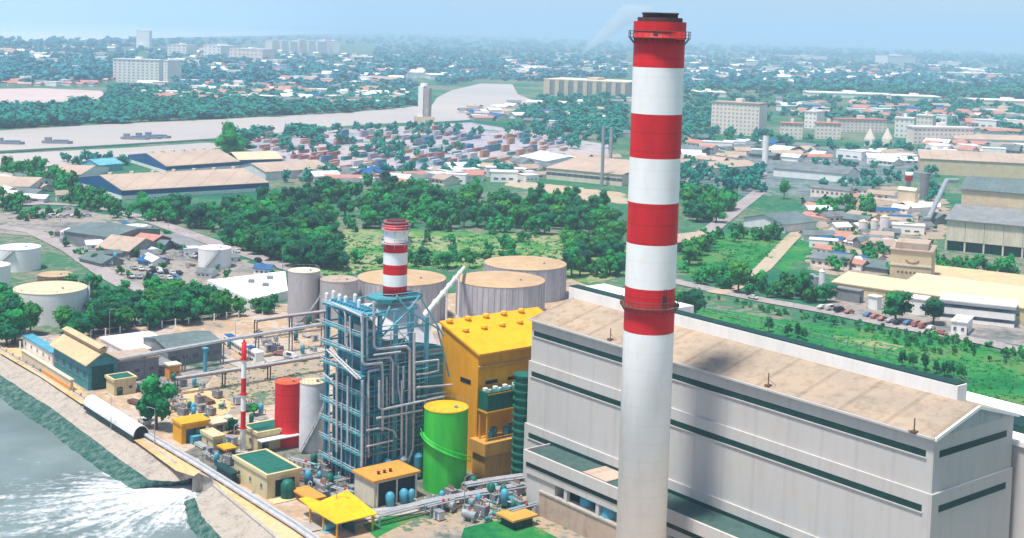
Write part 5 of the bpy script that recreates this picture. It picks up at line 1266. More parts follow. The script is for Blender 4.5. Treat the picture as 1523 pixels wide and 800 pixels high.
# ------------------------------------------------------------------ towers and apartment blocks
def apartments(label, a, b, topy, depth, wall='apt', roof='tan_roof', nx=10, nzz=8, wins=True, bays=0, name='apartment_block', group=None, roofk='slab'):
    A, B = G(*a), G(*b); d = B-A; L = d.length; ang = math.atan2(d.y, d.x); h = zat(A, topy)
    t = thing(name, label, 'building', B, ang, group)
    part('wall', MB().box(-L, 0, 0, 0, depth, h), wall, t)
    part('roof', MB().box(-L-.6, -.6, h+.01, .6, depth+.6, h+1.4), roof, t)
    part('stair_head', MB().box(-L*.55, depth*.3, h+1.41, -L*.42, depth*.7, h+5), wall, t)
    if bays:
        for i in range(bays):
            x = -L+(i+.5)*L/bays; w_ = L/bays*.42
            part('bay', MB().box(x-w_/2, -1.8, 0, x+w_/2, -.01, h-.5), wall, t)
            part('balcony_recess', MB().box(x+w_/2+.3, -.10, 1.5, x+L/bays*.72, -.01, h-2), 'grey', t)
    if wins:
        ww, wh = L/nx*.42, h/nzz*.42
        me = MB().box(-ww/2, -.12, 0, ww/2, .1, wh).mesh('window', 'apt_window')
        for k in range(nzz):
            for i in range(nx):
                o = part('window', me, None, t); o.location = (-L+(i+.5)*L/nx, -1.82 if bays and False else 0, h*(k+.3)/nzz)
    return t
apartments('large cream apartment block right of the striped chimney', (1057, 198), (1128, 203), 152, 22, 'apt_pink', 'tan_roof', 12, 8, name='apartment_block')
apartments('white slab apartment block alone across the river at left', (168, 122), (236, 124), 88, 26, 'apt', 'casing', 10, 8)
apartments('narrow white tower beside the slab block across the river', (238, 121), (249, 122), 90, 26, 'apt', 'casing', 2, 8)
apartments('pair of far white towers behind the slab block', (249, 86), (277, 87), 66, 60, 'apt', 'casing', 4, 5)
apartments('leaning group of far pale blocks left of the long flat block', (303, 88), (328, 90), 67, 60, 'apt', 'casing', 4, 5)
apartments('long flat pale far block by the bay', (341, 93), (390, 95), 72, 60, 'apt_pink', 'casing', 8, 4)
for i in range(8):
    x = 394+i*13.4
    apartments('pale high rise in the far row beside the bay', (x, 78), (x+(11 if i < 6 else 17), 78.4), 60+(i % 3), 90, 'apt' if i % 3 else 'apt_pink', 'casing', 3, 5, group='far row of pale high rises beside the bay', wins=False)
apartments('slim white far tower on the bay shore', (222, 72), (226, 72), 46, 60, 'apt', 'casing', 1, 6, wins=False, name='tower')
apartments('tall white far block before the hazy plain at right', (1301, 97), (1320, 98), 82, 150, 'apt', 'casing', 3, 4, wins=False)
for i, (x0, x1, y, ty, lb) in enumerate(((1160, 1193, 206, 184, 'first pinkish red roofed block left of the apartment rows'), (1196, 1214, 190, 166, 'pale slim block above the red roofed blocks'), (1213, 1250, 206, 184, 'second pinkish red roofed block of the apartment rows'),
     (1246, 1318, 196, 178, 'long pale apartment row with bay front under pink roofs'), (1330, 1358, 204, 176, 'tall pale block in the middle of the apartment rows'), (1362, 1386, 196, 172, 'twin topped pale block in the apartment rows'), (1358, 1447, 214, 190, 'long pinkish apartment row in front at right'))):
    apartments(lb, (x0, y), (x1, y+1.5), ty, 16, 'apt_pink' if i % 3 != 1 else 'apt', 'red_roof' if i in (0, 2, 3) else 'casing', max(3, int((x1-x0)/6)), 4)
for i, x in enumerate((1287, 1313)):
    s, t = block(('left' if i == 0 else 'right')+' one of two pale pyramid roofed halls before the apartment rows', x+10, 218, 207, x-2, x+14, 'apt_pink', 'casing', 'none', name='pyramid_hall', cat='building', door=False)
    part('roof', MB().add([(-s.L, 0, s.h), (0, 0, s.h), (0, s.W, s.h), (-s.L, s.W, s.h), (-s.L/2, s.W/2, s.h+11)], [(0, 1, 4), (1, 2, 4), (2, 3, 4), (3, 0, 4)]), 'apt_pink', t)
P = G(627, 186); t = thing('port_tower', 'tall pale concrete silo tower at the river bend', 'tower', P, -.3)
h = zat(P, 128)
part('shaft', MB().box(-4.5, 0, 0, 1.0, 9, h), 'apt', t); part('rear_shaft', MB().box(1.003, 1, 0, 7, 9, h-2), 'concrete', t); part('stair_head', MB().box(-3, 2, h+.003, 4, 7, h+3), 'apt', t)
part('base_building', MB().box(-8, -2, 0, 14, -.003, 9), 'cream_roof', t)
apartments('yellowish terraced sheds on the hazy bank behind the river bend', (808, 142), (934, 148), 118, 90, 'cream_roof', 'cream_light', 9, 1, wins=False, bays=9, name='terraced_sheds')
apartments('low white sheds right of the river bend behind the tower', (640, 118), (690, 119), 112, 80, 'apt', 'white', 5, 1, wins=False, name='sheds')
for i, (x0, x1, y, ty) in enumerate(((1203, 1330, 144, 138), (1330, 1400, 149, 143), (1030, 1080, 143, 137), (1450, 1560, 156, 149), (820, 850, 83, 79), (890, 930, 90, 84), (1010, 1050, 88, 83), (1160, 1230, 87, 82), (1400, 1430, 99, 92), (1400, 1520, 114, 108), (720, 760, 98, 94), (520, 560, 90, 84))):
    apartments('long low white far shed %s' % ('on the plain left of the far white block', 'at the end of the plain shed row', 'behind the large cream apartment block', 'at the right edge of the plain', 'below the smoke plume', 'right below the smoke plume', 'close right of the chimney top', 'on the hazy plain at right', 'right of the tall white far block', 'in the haze near the right edge', 'above the river bend', 'right of the far high rise row')[i], (x0, y), (x1, y+(x1-x0)*.03), ty, 60, ('apt', 'apt_pink')[i % 2], 'white', 4, 1, wins=False, name='far_shed')

# ------------------------------------------------------------------ containers, boats, scattered houses
def inside(p, poly):
    x, y = p; c = False; n = len(poly)
    for i in range(n):
        (x1, y1), (x2, y2) = poly[i], poly[i-1]
        if (y1 > y) != (y2 > y) and x < (x2-x1)*(y-y1)/(y2-y1)+x1: c = not c
    return c
def sample(poly, n, R):
    xs = [p[0] for p in poly]; ys = [p[1] for p in poly]; out = []
    while len(out) < n:
        p = (R.uniform(min(xs), max(xs)), R.uniform(min(ys), max(ys)))
        if inside(p, poly): out.append(p)
    return out
R = random.Random(21)
def make_container(m):
    t = thing('shipping_container', '', 'container'); part('body', MB().box(-6, -1.25, 0, 6, 1.25, 2.6), m, t); part('door', MB().box(6.003, -1.15, .1, 6.06, 1.15, 2.5), 'c_grey', t); return t
CP = {}
PORT = [(380, 205), (620, 196), (700, 190), (840, 208), (830, 228), (720, 246), (600, 258), (480, 250), (400, 240)]
ccol = [('c_red', 'rust red'), ('c_orange', 'orange'), ('c_blue', 'blue'), ('c_white', 'white'), ('c_teal', 'teal'), ('c_lilac', 'lilac grey')]
cnt = 0; taken = []
for (px, py) in sample(PORT, 900, R):
    if cnt >= 230: break
    p = G(px, py); rz = dang((560, 262), (850, 212))
    d, nn = axes(rz); u, v = round(p.dot(d)/13.5), round(p.dot(nn)/9)
    if (u, v) in taken: continue
    taken.append((u, v)); p = d*(u*13.5)+nn*(v*9)+Vector((R.uniform(-2, 2), R.uniform(-2, 2), 0))
    left = px < 520
    m_, cn_ = R.choice(ccol[:2] if left and R.random() < .6 else ccol)
    for lev in range(R.choice((1, 1, 1, 2))):
        q = Vector((p.x, p.y, .16+lev*2.62)); lab = '%s shipping container stacked in the port yard' % cn_
        if m_ not in CP: CP[m_] = make_container(m_); o = CP[m_]; o.location = q; o.rotation_euler = (0, 0, rz)
        else: o = copy_tree(CP[m_], q, rz)
        o['label'] = lab; o['group'] = '%s containers in the port yard' % cn_; cnt += 1
# barges
for i, (x, y) in enumerate(((200, 207), (218, 206), (232, 205), (12, 214), (84, 213))):
    p = G(x, y, .3); t = thing('barge', ('left', 'middle', 'right')[i]+' one of three dark barges moored together on the river' if i < 3 else ('dark low boat on the river at the left edge', 'small dark boat on the left part of the river')[i-3], 'boat', p, .1); t.scale = (.8, .8, .8)
    part('hull', MB().prism([(-14, -2), (-12, -4), (12, -4), (16, 0), (12, 4), (-12, 4), (-14, 2)], 0, 2.6), 'c_grey', t); part('cabin', MB().box(-11, -2.5, 2.603, -5, 2.5, 6), 'c_grey', t); part('hold_cover', MB().box(-3, -3, 2.603, 11, 3, 3.6), 'c_blue', t)
# houses
def make_house(wall, roof, kind):
    t = thing('house', '', 'house')
    if kind == 'g':
        part('wall', MB().box(-.5, -.5, 0, .5, .5, .6).gable_end(-.5, -.499, .5, .499, .6, .33, 'x'), wall, t); part('roof', MB().gable(-.5, -.5, .5, .5, .61, .34, 'x', .07, .05), roof, t)
    else:
        part('wall', MB().box(-.5, -.5, 0, .5, .5, .93), wall, t); part('roof', MB().box(-.52, -.52, .933, .52, .52, 1.0), roof, t)
    for i in range(3):
        part('window', MB().box(-.38+i*.28, -.512, .25, -.22+i*.28, -.49, .42), 'window', t)
    return t
HK = [('apt', 'red_roof', 'g', 'pale walled house with dull red gabled roof'), ('white', 'grey_roof', 'g', 'white house with grey gabled roof'), ('white', 'casing', 'f', 'white flat roofed box building'),
      ('apt_pink', 'tan_roof', 'g', 'pinkish building with tan gabled roof'), ('apt', 'blue', 'g', 'pale building with blue gabled roof'), ('white', 'white', 'g', 'white walled shed with white roof'), ('grey', 'grey_green_roof', 'g', 'grey shed with dark green grey roof')]
# zone: polygon, count, footprint m, height m, weights over HK, place
HZN = [([(0, 64), (170, 66), (560, 84), (760, 92), (930, 92), (930, 118), (640, 112), (560, 130), (400, 125), (250, 100), (0, 100)], 230, (14, 40), (5, 14), (2, 2, 6, 2, .5, 5, 0), 'in the hazy far town across the river'),
       ([(250, 124), (560, 132), (620, 140), (610, 160), (420, 158), (250, 152), (170, 135)], 90, (12, 30), (5, 10), (4, 2, 3, 2, 1, 2, 0), 'among trees on the far river bank'),
       ([(0, 100), (160, 105), (160, 128), (0, 128)], 40, (12, 28), (5, 9), (4, 2, 2, 2, 1, 1, 0), 'above the bare pinkish field'),
       ([(640, 90), (930, 84), (930, 118), (800, 122), (760, 112)], 60, (16, 50), (5, 12), (2, 2, 4, 2, 1, 3, 0), 'beyond the river bend'),
       ([(1015, 84), (1523, 104), (1523, 130), (1015, 125)], 110, (20, 70), (5, 14), (2, 2, 3, 2, 1, 4, 0), 'on the hazy plain at right'),
       ([(1150, 152), (1523, 168), (1523, 200), (1460, 200), (1390, 180), (1150, 172)], 75, (14, 34), (5, 11), (5, 2, 2, 4, 1, 1, 1), 'behind the apartment rows'),
       ([(1015, 200), (1060, 210), (1240, 222), (1370, 232), (1360, 250), (1260, 245), (1140, 238), (1015, 250)], 45, (10, 28), (4, 8), (2, 3, 2, 3, 1, 3, 2), 'between apartment rows and works yard'),
       ([(680, 160), (930, 150), (930, 205), (850, 200), (780, 185), (690, 180)], 45, (12, 30), (4, 8), (2, 2, 2, 3, 2, 3, 2), 'behind the container yard'),
       ([(400, 240), (560, 262), (740, 252), (850, 225), (920, 245), (800, 268), (620, 278), (480, 275)], 60, (9, 22), (4, 7), (2, 2, 3, 3, 2, 3, 1), 'between port yard and forest'),
       ([(1210, 290), (1330, 285), (1400, 320), (1400, 345), (1320, 392), (1250, 400), (1215, 375)], 50, (7, 18), (3, 6), (2, 2, 1, 2, 1, 3, 4), 'on the cluttered works yard'),
       ([(0, 262), (100, 290), (110, 302), (0, 305)], 12, (9, 20), (4, 6), (1, 2, 1, 3, 0, 3, 1), 'among trees at the left edge'),
       ([(110, 330), (190, 336), (330, 385), (400, 410), (290, 412), (170, 392), (100, 350)], 11, (6, 14), (3, 4.5), (1, 2, 2, 2, 2, 4, 3), 'on the storage lot'),
       ([(1385, 210), (1523, 220), (1523, 235), (1385, 232)], 24, (10, 24), (4, 9), (2, 1, 3, 4, 0, 2, 1), 'in front of the long tan hall')]
HS = []
AV = [(1050, 140, 1150, 205), (160, 80, 255, 128), (800, 110, 940, 152), (1150, 160, 1450, 221), (612, 120, 645, 192)]
for poly, n, fp, hh, wts, place in HZN:
    for px, py in sample(poly, int(n*(2.6 if poly[0][1] < 130 else 1.2)), R):
        if any(a < px < c and b < py < d for a, b, c, d in AV) and py < 150: continue
        k = R.choices(range(7), wts)[0]; P = G(px, py, .05); Dm = P.length
        HS.append(((R.uniform(*hh)*R.uniform(*fp))/Dm**2, P, (R.uniform(*fp), R.uniform(*fp)*.6, R.uniform(*hh)), R.choice((ANG, ANG+.2, .1, -.2, .5))+R.uniform(-.1, .1), k, place))
HS.sort(key=lambda q: -q[0]); HP = {}
far_h = {}
for i, (_, P, sz, rz, k, place) in enumerate(HS):
    wall, roof, kind, desc = HK[k]
    if i < 290:
        if k not in HP: HP[k] = make_house(wall, roof, kind); o = HP[k]; o.location = P; o.rotation_euler = (0, 0, rz); o.scale = sz
        else: o = copy_tree(HP[k], P, rz, sz)
        o['label'] = desc+' '+place; o['group'] = desc+'s '+place
    else:
        mb = far_h.setdefault('m', MB()); c, s_ = math.cos(rz), math.sin(rz)
        def tr(v): return [(P.x+(x*sz[0])*c-(y*sz[1])*s_, P.y+(x*sz[0])*s_+(y*sz[1])*c, z*sz[2]) for x, y, z in v]
        a = MB().box(-.5, -.5, 0, .5, .5, .62 if kind == 'g' else .93); mb.add(tr(a.v), a.f, {'apt': 0, 'white': 1, 'apt_pink': 2, 'grey': 3}[wall])
        b = MB().gable(-.5, -.5, .5, .5, .62, .34, 'x', .07, .05) if kind == 'g' else MB().box(-.52, -.52, .94, .52, .52, 1.0)
        mb.add(tr(b.v), b.f, {'red_roof': 4, 'grey_roof': 5, 'casing': 1, 'tan_roof': 6, 'blue': 7, 'white': 1, 'grey_green_roof': 5}[roof])
struct('houses', far_h['m'], ['apt', 'white', 'apt_pink', 'grey', 'red_roof', 'grey_roof', 'tan_roof', 'blue'], kind='stuff', label='mass of tiny pale houses of the hazy far town', cat='houses')

# ------------------------------------------------------------------ trees
import numpy as np
def crown_mesh(name, seed, nb, per, leaf, flatn=.8, m='leaf', core=True, sub=1):
    """uneven crown: leaf clumps on several lobes over a lumpy inner mass, unit height about 1, crown radius about .5"""
    R_ = random.Random(seed); V, Fc = [], []
    lobes = []
    for i in range(nb):
        a = R_.uniform(0, 6.283); rr = R_.uniform(.05, .30)**.8; z = R_.uniform(.30, .86); sh = 1-abs(z-.55)*1.1
        lobes.append((Vector((rr*math.cos(a)*sh, rr*math.sin(a)*sh, z)), R_.uniform(.13, .22)))
    lobes.append((Vector((0, 0, .62)), .27))
    import bmesh
    if core:
        for c, r in lobes:
            bm = bmesh.new(); bmesh.ops.create_icosphere(bm, subdivisions=sub, radius=r*.86); k = len(V)
            for v in bm.verts:
                f = 1+R_.uniform(-.22, .16); V.append((c.x+v.co.x*f, c.y+v.co.y*f, c.z+v.co.z*flatn*f))
            Fc += [tuple(q.index+k for q in f.verts) for f in bm.faces]; bm.free()
    for c, r in lobes:
        for j in range(per):
            n = Vector((R_.gauss(0, 1), R_.gauss(0, 1), R_.gauss(.25, 1))).normalized()
            p = c+Vector((n.x, n.y, n.z*flatn))*r*R_.uniform(.82, 1.16); n2 = (n+Vector((R_.uniform(-.7, .7), R_.uniform(-.7, .7), R_.uniform(-.2, .9)))).normalized()
            a = n2.orthogonal().normalized(); b = n2.cross(a); t = R_.uniform(0, 3.14); a, b = a*math.cos(t)+b*math.sin(t), b*math.cos(t)-a*math.sin(t)
            s_ = leaf*R_.uniform(.6, 1.4); k = len(V)
            V += [tuple(p-a*s_-b*s_*.6), tuple(p+a*s_-b*s_*.5), tuple(p+a*s_*.7+b*s_*.7+n*s_*.2), tuple(p-a*s_*.6+b*s_*.6)]; Fc.append((k, k+1, k+2, k+3))
    return V, Fc
def mk(V, Fc, name, m):
    me = bpy.data.meshes.new(name); me.from_pydata(V, [], Fc); me.materials.append(M[m]); me.update(); return me
NEAR = [crown_mesh('crown', 100+i, 8+i % 3, 55, .034, sub=2) for i in range(5)]
near_me = [mk(V, Fc, 'crown', 'leaf_warm' if i == 3 else 'leaf') for i, (V, Fc) in enumerate(NEAR)]
tall = crown_mesh('crown', 300, 16, 70, .026, sub=2)
def trunk_mb(seed):
    R_ = random.Random(seed); mb = MB().tube((0, 0, 0), (0.01, .01, .38), .035, 7, r2=.022)
    for i in range(4):
        a = R_.uniform(0, 6.28); mb.tube((0.01, .01, .26+.03*i), (.2*math.cos(a), .2*math.sin(a), .5+.05*i), .016, 5, r2=.007)
    return mb
trunk_me = [trunk_mb(i).mesh('trunk', 'bark') for i in range(3)]
NT = [0]
def tree(P, hgt, wd, rz, label, group=None, name='tree', k=None):
    k = NT[0] % 5 if k is None else k; NT[0] += 1
    t = thing(name, label, 'tree', P, rz, group); t.scale = (wd, wd, hgt)
    part('trunk', trunk_me[k % 3], None, t); part('crown', near_me[k], None, t); return t
def ptree(px, py, topy, wpx, label, name='tree', k=None, sq=1.0):
    P = G(px, py, .05); h = zat(P, topy); w_ = wpx/F*(P.length)*1.15
    return tree(P, h*1.05, w_, NT[0]*1.3, label, None, name, k)
# individually recognisable trees
ptree(232, 640, 562, 62, 'large dark green tree alone in the yard beside the cream kiosk', k=1)
ptree(216, 628, 592, 26, 'smaller bush like tree leaning at the left of the large yard tree', k=3)
ptree(1332, 478, 430, 44, 'round dense tree before the cream works, left of a pair', k=0)
ptree(1388, 482, 438, 38, 'rounded dark tree before the white office, right of a pair', k=2)
ptree(1193, 445, 402, 30, 'tall dark tree beside the slim white silo', k=4)
ptree(1028, 478, 424, 44, 'dark tree directly right of the striped chimney by the road', k=2)
ptree(1008, 470, 428, 30, 'dark tree half behind the striped chimney by the road', k=0)
ptree(1098, 436, 384, 40, 'broad tree at the edge of the bright green field', k=3)
ptree(1436, 490, 474, 14, 'small round tree beside the white guard house', k=1)
ptree(1455, 470, 455, 15, 'small dark tree before the long white office', k=1)
ptree(345, 646, 622, 22, 'small tree in the green stained bund by the mast', k=1)
ptree(378, 618, 598, 20, 'small tree behind the striped mast beside the red tank', k=2)
ptree(398, 468, 442, 22, 'small tree before the white flat roofed store', k=0)
ptree(340, 240, 184, 48, 'broad dark tree on the river bank above the warehouses', k=1)
ptree(362, 226, 206, 36, 'second broad tree on the river bank by the orange sheds', k=4)
ptree(1166, 296, 262, 18, 'dark tree before the white works building', k=2)
for i, (x, y) in enumerate(((1143, 494), (1172, 500), (1186, 503), (1196, 506), (1342, 545), (1358, 548), (1375, 552), (1392, 556), (1405, 560), (1414, 562), (1430, 566))):
    P = G(x, y, .05); hgt = 6.5
    if 'palm' not in PC:
        t = thing('young_tree', 'small dark spindly tree in the row behind the long white gallery', 'tree', P, 0, 'spindly trees behind the gallery'); V, Fc = crown_mesh('crown', 77, 5, 40, .06); t.scale = (3.4, 3.4, hgt)
        part('trunk', trunk_me[0], None, t); part('crown', mk(V, Fc, 'crown', 'leaf'), None, t); PC['palm'] = t
    else: copy_tree(PC['palm'], P, x*.7, (3+(x % 3)*.6, 3.2, hgt+(x % 4)*.6-1.5))
# zones: polygon, count, height range, place, material
TZ = [([(178, 322), (330, 314), (430, 300), (500, 288), (560, 280), (700, 288), (800, 308), (862, 342), (852, 356), (700, 348), (560, 340), (500, 348), (492, 372), (500, 400), (420, 392), (330, 362), (240, 332)], 310, (6, 14), 'leaf', 'in the dense wood behind the small stack'),
      ([(790, 298), (860, 305), (925, 318), (925, 352), (860, 348)], 40, (7, 13), 'leaf', 'in the wood just left of the striped chimney'),
      ([(330, 365), (500, 372), (500, 402), (440, 400)], 40, (8, 13), 'leaf', 'in the dense wood behind the small stack'),
      ([(840, 372), (925, 360), (925, 422), (850, 414)], 34, (8, 13), 'leaf', 'in the dark grove left of the striped chimney'),
      ([(470, 385), (560, 392), (700, 380), (780, 372), (780, 388), (700, 400), (560, 400)], 24, (4, 9), 'leaf', 'scattered on the yellow green clearing'),
      ([(520, 345), (900, 350), (900, 368), (540, 366)], 22, (3, 7), 'leaf', 'scattered on the yellow green clearing'),
      ([(86, 508), (98, 494), (150, 470), (180, 452), (330, 452), (330, 474), (240, 490), (110, 508)], 62, (7, 11), 'leaf', 'in the thick row behind the white posted fence'),
      ([(-10, 460), (22, 470), (55, 500), (26, 515), (-10, 515)], 14, (8, 12), 'leaf', 'at the left edge before the cream roofed tank'),
      ([(85, 410), (125, 418), (160, 445), (130, 455), (100, 430)], 8, (4, 7), 'leaf', 'beside the cream roofed tank'),
      ([(330, 458), (425, 448), (425, 462), (335, 475)], 10, (4, 7), 'leaf', 'before the white flat roofed store'),
      ([(0, 248), (60, 250), (112, 278), (100, 296), (50, 284), (0, 270)], 34, (7, 12), 'leaf', 'in the belt left of the nearer warehouse'),
      ([(85, 285), (120, 290), (185, 312), (170, 325), (95, 308)], 26, (7, 12), 'leaf', 'below the nearer warehouse'),
      ([(0, 298), (30, 300), (26, 318), (0, 318)], 8, (7, 11), 'leaf', 'at the left end of the parking row'),
      ([(25, 322), (125, 318), (130, 324), (30, 330)], 9, (4, 7), 'leaf', 'in the parking row'),
      ([(1008, 290), (1100, 300), (1090, 318), (1050, 340), (1008, 310)], 36, (8, 13), 'leaf', 'in the grove right of the striped chimney'),
      ([(1150, 225), (1380, 240), (1380, 262), (1300, 282), (1262, 290), (1180, 284), (1262, 262)], 60, (5, 9), 'leaf_teal', 'between the works sheds'),
      ([(1010, 245), (1060, 255), (1130, 262), (1150, 285), (1100, 292), (1010, 285)], 60, (7, 12), 'leaf_teal', 'before the pink roofed shed'),
      ([(1008, 382), (1050, 345), (1110, 340), (1160, 352), (1155, 362), (1060, 360), (1030, 400), (1010, 412)], 30, (5, 10), 'leaf', 'around the bright green field'),
      ([(1020, 412), (1120, 420), (1230, 440), (1240, 456), (1140, 444), (1030, 428)], 34, (5, 9), 'leaf', 'along the pinkish meadow road'),
      ([(1150, 456), (1300, 488), (1430, 508), (1440, 514), (1300, 498), (1150, 468), (1050, 446), (1060, 440)], 60, (1.5, 3.2), 'leaf', 'in the low hedge along the meadow'),
      ([(1310, 486), (1440, 506), (1523, 522), (1523, 545), (1400, 530), (1330, 512)], 50, (1.5, 3.4), 'leaf', 'in the low scrub at the right edge'),
      ([(1215, 318), (1300, 322), (1295, 300), (1240, 296)], 22, (6, 10), 'leaf', 'around the cluttered works yard'),
      ([(1262, 395), (1200, 350), (1215, 318), (1390, 330), (1400, 390), (1330, 412)], 46, (3, 7), 'leaf', 'between sheds of the works yard'),
      ([(60, 345), (190, 335), (430, 410), (300, 420), (180, 425)], 30, (3, 6), 'leaf', 'dotted over the storage lot'),
      ([(1225, 370), (1320, 376), (1320, 400), (1400, 396), (1523, 402), (1523, 416), (1400, 410), (1240, 410)], 40, (5, 9), 'leaf', 'around the cluttered works yard'),
      ([(1395, 235), (1400, 300), (1375, 300), (1372, 240)], 12, (7, 11), 'leaf_teal', 'beside the dark roofed factory'),
      ([(700, 205), (780, 178), (930, 190), (930, 225), (850, 222), (780, 200)], 60, (8, 14), 'leaf_teal', 'behind the port yard'),
      ([(520, 190), (640, 192), (700, 188), (700, 198), (600, 206), (520, 200)], 34, (7, 11), 'leaf_teal', 'along the port bank'),
      ([(400, 215), (560, 205), (720, 222), (640, 245), (520, 240), (420, 232)], 46, (7, 11), 'leaf_teal', 'in the port yard'),
      ([(420, 272), (480, 255), (560, 262), (740, 250), (790, 262), (700, 270), (560, 264)], 40, (7, 12), 'leaf_teal', 'between port yard and forest'),
      ([(1060, 196), (1150, 204), (1190, 222), (1130, 222), (1015, 215), (1015, 200)], 36, (8, 12), 'leaf_teal', 'at the foot of the cream apartment block'),
      ([(1150, 205), (1300, 215), (1380, 222), (1380, 236), (1250, 228), (1150, 222)], 34, (7, 11), 'leaf_teal', 'before the apartment rows'),
      ([(95, 240), (190, 232), (185, 246), (110, 250)], 14, (6, 10), 'leaf_teal', 'along the narrow basin'),
      ]
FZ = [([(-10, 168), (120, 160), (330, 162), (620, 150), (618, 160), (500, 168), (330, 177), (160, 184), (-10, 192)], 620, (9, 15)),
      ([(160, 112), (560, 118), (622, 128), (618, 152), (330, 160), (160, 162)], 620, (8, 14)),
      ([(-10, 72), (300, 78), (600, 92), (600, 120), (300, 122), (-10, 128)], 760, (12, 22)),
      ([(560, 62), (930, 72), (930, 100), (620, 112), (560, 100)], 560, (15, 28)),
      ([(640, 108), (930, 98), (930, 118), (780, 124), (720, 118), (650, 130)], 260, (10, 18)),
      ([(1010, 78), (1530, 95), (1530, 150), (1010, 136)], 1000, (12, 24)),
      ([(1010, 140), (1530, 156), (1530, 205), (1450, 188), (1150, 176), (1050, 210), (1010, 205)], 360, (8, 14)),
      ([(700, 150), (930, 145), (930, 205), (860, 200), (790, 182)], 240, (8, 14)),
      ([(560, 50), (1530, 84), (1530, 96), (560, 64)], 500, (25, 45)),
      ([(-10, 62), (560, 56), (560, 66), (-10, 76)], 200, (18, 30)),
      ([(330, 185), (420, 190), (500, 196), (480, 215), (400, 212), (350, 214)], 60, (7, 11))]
RIV = [[(-60, 196), (0, 194), (170, 184), (330, 177), (500, 168), (560, 164), (618, 158), (640, 160), (650, 145), (672, 134), (715, 124), (762, 125), (770, 140), (800, 152), (805, 160), (760, 172), (700, 178), (650, 181), (560, 184), (500, 188), (430, 196), (330, 205), (150, 216), (0, 224), (-60, 228)],
       [(-20, 132), (60, 131), (150, 135), (168, 150), (150, 157), (-20, 160)]]
RT = random.Random(31); TR = []
for poly, n, hh, m_, place in TZ:
    for px, py in sample(poly, n, RT):
        P = G(px, py, .05); h = RT.uniform(*hh)
        if any(inside((px, py), r) for r in RIV): continue
        TR.append((h/P.length, P, h, m_, place))
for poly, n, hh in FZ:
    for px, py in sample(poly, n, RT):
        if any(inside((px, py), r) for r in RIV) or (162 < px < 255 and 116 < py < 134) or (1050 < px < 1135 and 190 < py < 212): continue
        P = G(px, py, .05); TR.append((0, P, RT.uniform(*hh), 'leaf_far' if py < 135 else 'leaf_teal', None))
TR.sort(key=lambda q: -q[0])
LOW = [crown_mesh('c', 500+i, 4, 9, .09, sub=1) for i in range(8)]
acc = {}
for i, (_, P, h, m_, place) in enumerate(TR):
    wd = h*RT.uniform(.85, 1.25)
    if i < 282 and place:
        t = tree(P, h, wd, RT.uniform(0, 6), 'bushy green tree '+place, 'trees '+place)
    else:
        V, Fc = LOW[RT.randrange(8)]; a = RT.uniform(0, 6.28); c, s_ = math.cos(a), math.sin(a)
        fl = 1.0 if place else RT.uniform(1.3, 2.2)                 # far crowns stand for a clump
        A = np.array(V); W_ = wd*fl
        B = np.stack([P.x+(A[:, 0]*c-A[:, 1]*s_)*W_, P.y+(A[:, 0]*s_+A[:, 1]*c)*W_, (A[:, 2]-.25)*1.25*h], 1)
        m_ = 'leaf_warm' if m_ == 'leaf' and RT.random() < .4 else m_; L_ = acc.setdefault(m_, ([], [], [0])); L_[0].append(B); L_[1].extend([tuple(x+L_[2][0] for x in f) for f in Fc]); L_[2][0] += len(V)
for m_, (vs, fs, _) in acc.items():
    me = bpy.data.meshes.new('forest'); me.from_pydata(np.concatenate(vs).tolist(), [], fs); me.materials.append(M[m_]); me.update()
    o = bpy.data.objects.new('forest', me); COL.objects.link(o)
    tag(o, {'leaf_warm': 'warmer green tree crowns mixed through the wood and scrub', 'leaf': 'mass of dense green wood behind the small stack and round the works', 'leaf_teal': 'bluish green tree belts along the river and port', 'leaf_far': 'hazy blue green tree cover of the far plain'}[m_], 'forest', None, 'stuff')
# low undergrowth in meadow and bund
gb = MB(); RG = random.Random(4)
for poly, n, sz in (([(1000, 455), (1180, 478), (1420, 505), (1560, 545), (1560, 640), (1450, 620), (1250, 560), (1040, 500)], 900, .9), ([(330, 545), (420, 520), (482, 512), (482, 560), (410, 600), (330, 620)], 160, .8), ([(430, 352), (905, 350), (940, 400), (700, 400), (480, 415)], 700, 1.3), ([(1030, 352), (1165, 350), (1150, 385), (1030, 415)], 240, 1.2), ([(540, 780), (700, 745), (780, 730), (830, 800), (690, 800)], 120, .6)):
    for px, py in sample(poly, n, RG):
        P = G(px, py, .1)
        for j in range(5):
            a = RG.uniform(0, 6.28); q = P+Vector((RG.uniform(-1, 1), RG.uniform(-1, 1), 0))*sz; s_ = sz*RG.uniform(.25, .6)
            gb.add([(q.x-s_*math.cos(a), q.y-s_*math.sin(a), .05), (q.x+s_*math.cos(a), q.y+s_*math.sin(a), .05), (q.x+s_*.6*math.cos(a+.5), q.y+s_*.6*math.sin(a+.5), s_*1.1), (q.x-s_*.5*math.cos(a), q.y-s_*.5*math.sin(a), s_*.9)], [(0, 1, 2, 3)])
struct('undergrowth', gb, 'leaf_light', kind='stuff', label='low tufts of weeds across the meadow and clearing', cat='undergrowth')

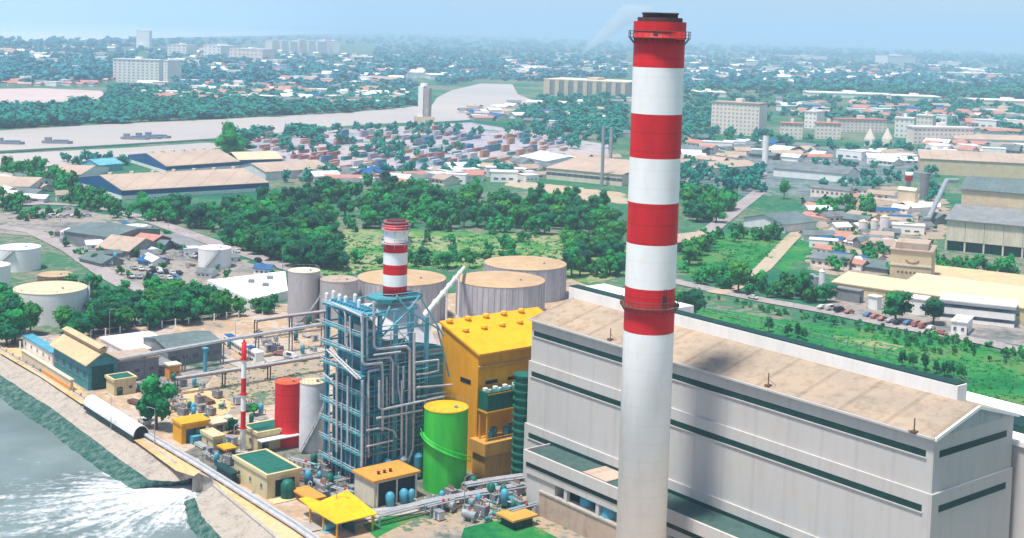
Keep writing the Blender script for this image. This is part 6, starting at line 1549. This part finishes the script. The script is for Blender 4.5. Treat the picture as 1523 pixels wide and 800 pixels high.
# ------------------------------------------------------------------ far hills, smoke plume, haze
import mathutils
mb = MB(); N_ = 90; vs = []
for i in range(N_+1):
    px = -500+i*(1150)/N_
    e = max(0, min(1, (590-px)/420))*1.0
    hgt = 300*e**.7*1.05*(0.75+.25*math.sin(px*.012)+.10*math.sin(px*.047+1))
    for j, (D_, k) in enumerate(((24000, 0), (24800, .55), (26000, 1), (28000, .6), (30000, 0))):
        d = ray(px, 60); p = CAM+d*(D_/d.y); vs.append((p.x, p.y, hgt*k+(8*math.sin(i*1.7+j) if 0 < k else 0)-1))
mb.add(vs, [(i*5+j, (i+1)*5+j, (i+1)*5+j+1, i*5+j+1) for i in range(N_) for j in range(4)])
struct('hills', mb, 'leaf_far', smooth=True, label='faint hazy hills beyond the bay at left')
sm = MB(); prof = []
n = 14; D_ = 6500.0
for i in range(n+1):
    u = i/n; px = 857+95*u; py = 86-78*u
    d = ray(px, py); p = CAM+d*(D_/d.y); r = 12+75*u+6*math.sin(i*2.1)
    prof.append((p, r))
vs = []
for p, r in prof:
    for k in range(12):
        a = 2*math.pi*k/12; rr = r*(1+.22*math.sin(k*2.3+p.z*.05)); vs.append((p.x+rr*math.cos(a), p.y+rr*math.sin(a), p.z+rr*.12*math.sin(3*a)))
sm.add(vs, [(i*12+k, i*12+(k+1) % 12, (i+1)*12+(k+1) % 12, (i+1)*12+k) for i in range(n) for k in range(12)]+[tuple(range(11, -1, -1)), tuple(range(n*12, n*12+12))])
def vol(name, col, dens, aniso=.2):
    m = bpy.data.materials.new(name); m.use_nodes = True; nt_ = m.node_tree; nt_.nodes.remove(nt_.nodes['Principled BSDF'])
    v = nt_.nodes.new('ShaderNodeVolumePrincipled'); v.inputs['Color'].default_value = (*col, 1); v.inputs['Density'].default_value = dens; v.inputs['Anisotropy'].default_value = aniso
    nt_.links.new(v.outputs[0], nt_.nodes['Material Output'].inputs['Volume']); M[name] = m
vol('smoke', (.97, .98, 1), .017)
struct('smoke', sm, 'smoke', kind='stuff', label='thin white smoke plume drifting up left of the chimney top', cat='smoke')
vol('haze', (.57, .77, 1.0), 0.00016, -.05)
struct('haze', MB().box(-36000, -3000, -6, 36000, 70000, 470), 'haze', kind='stuff', label='pale blue haze over the far plain', cat='haze')
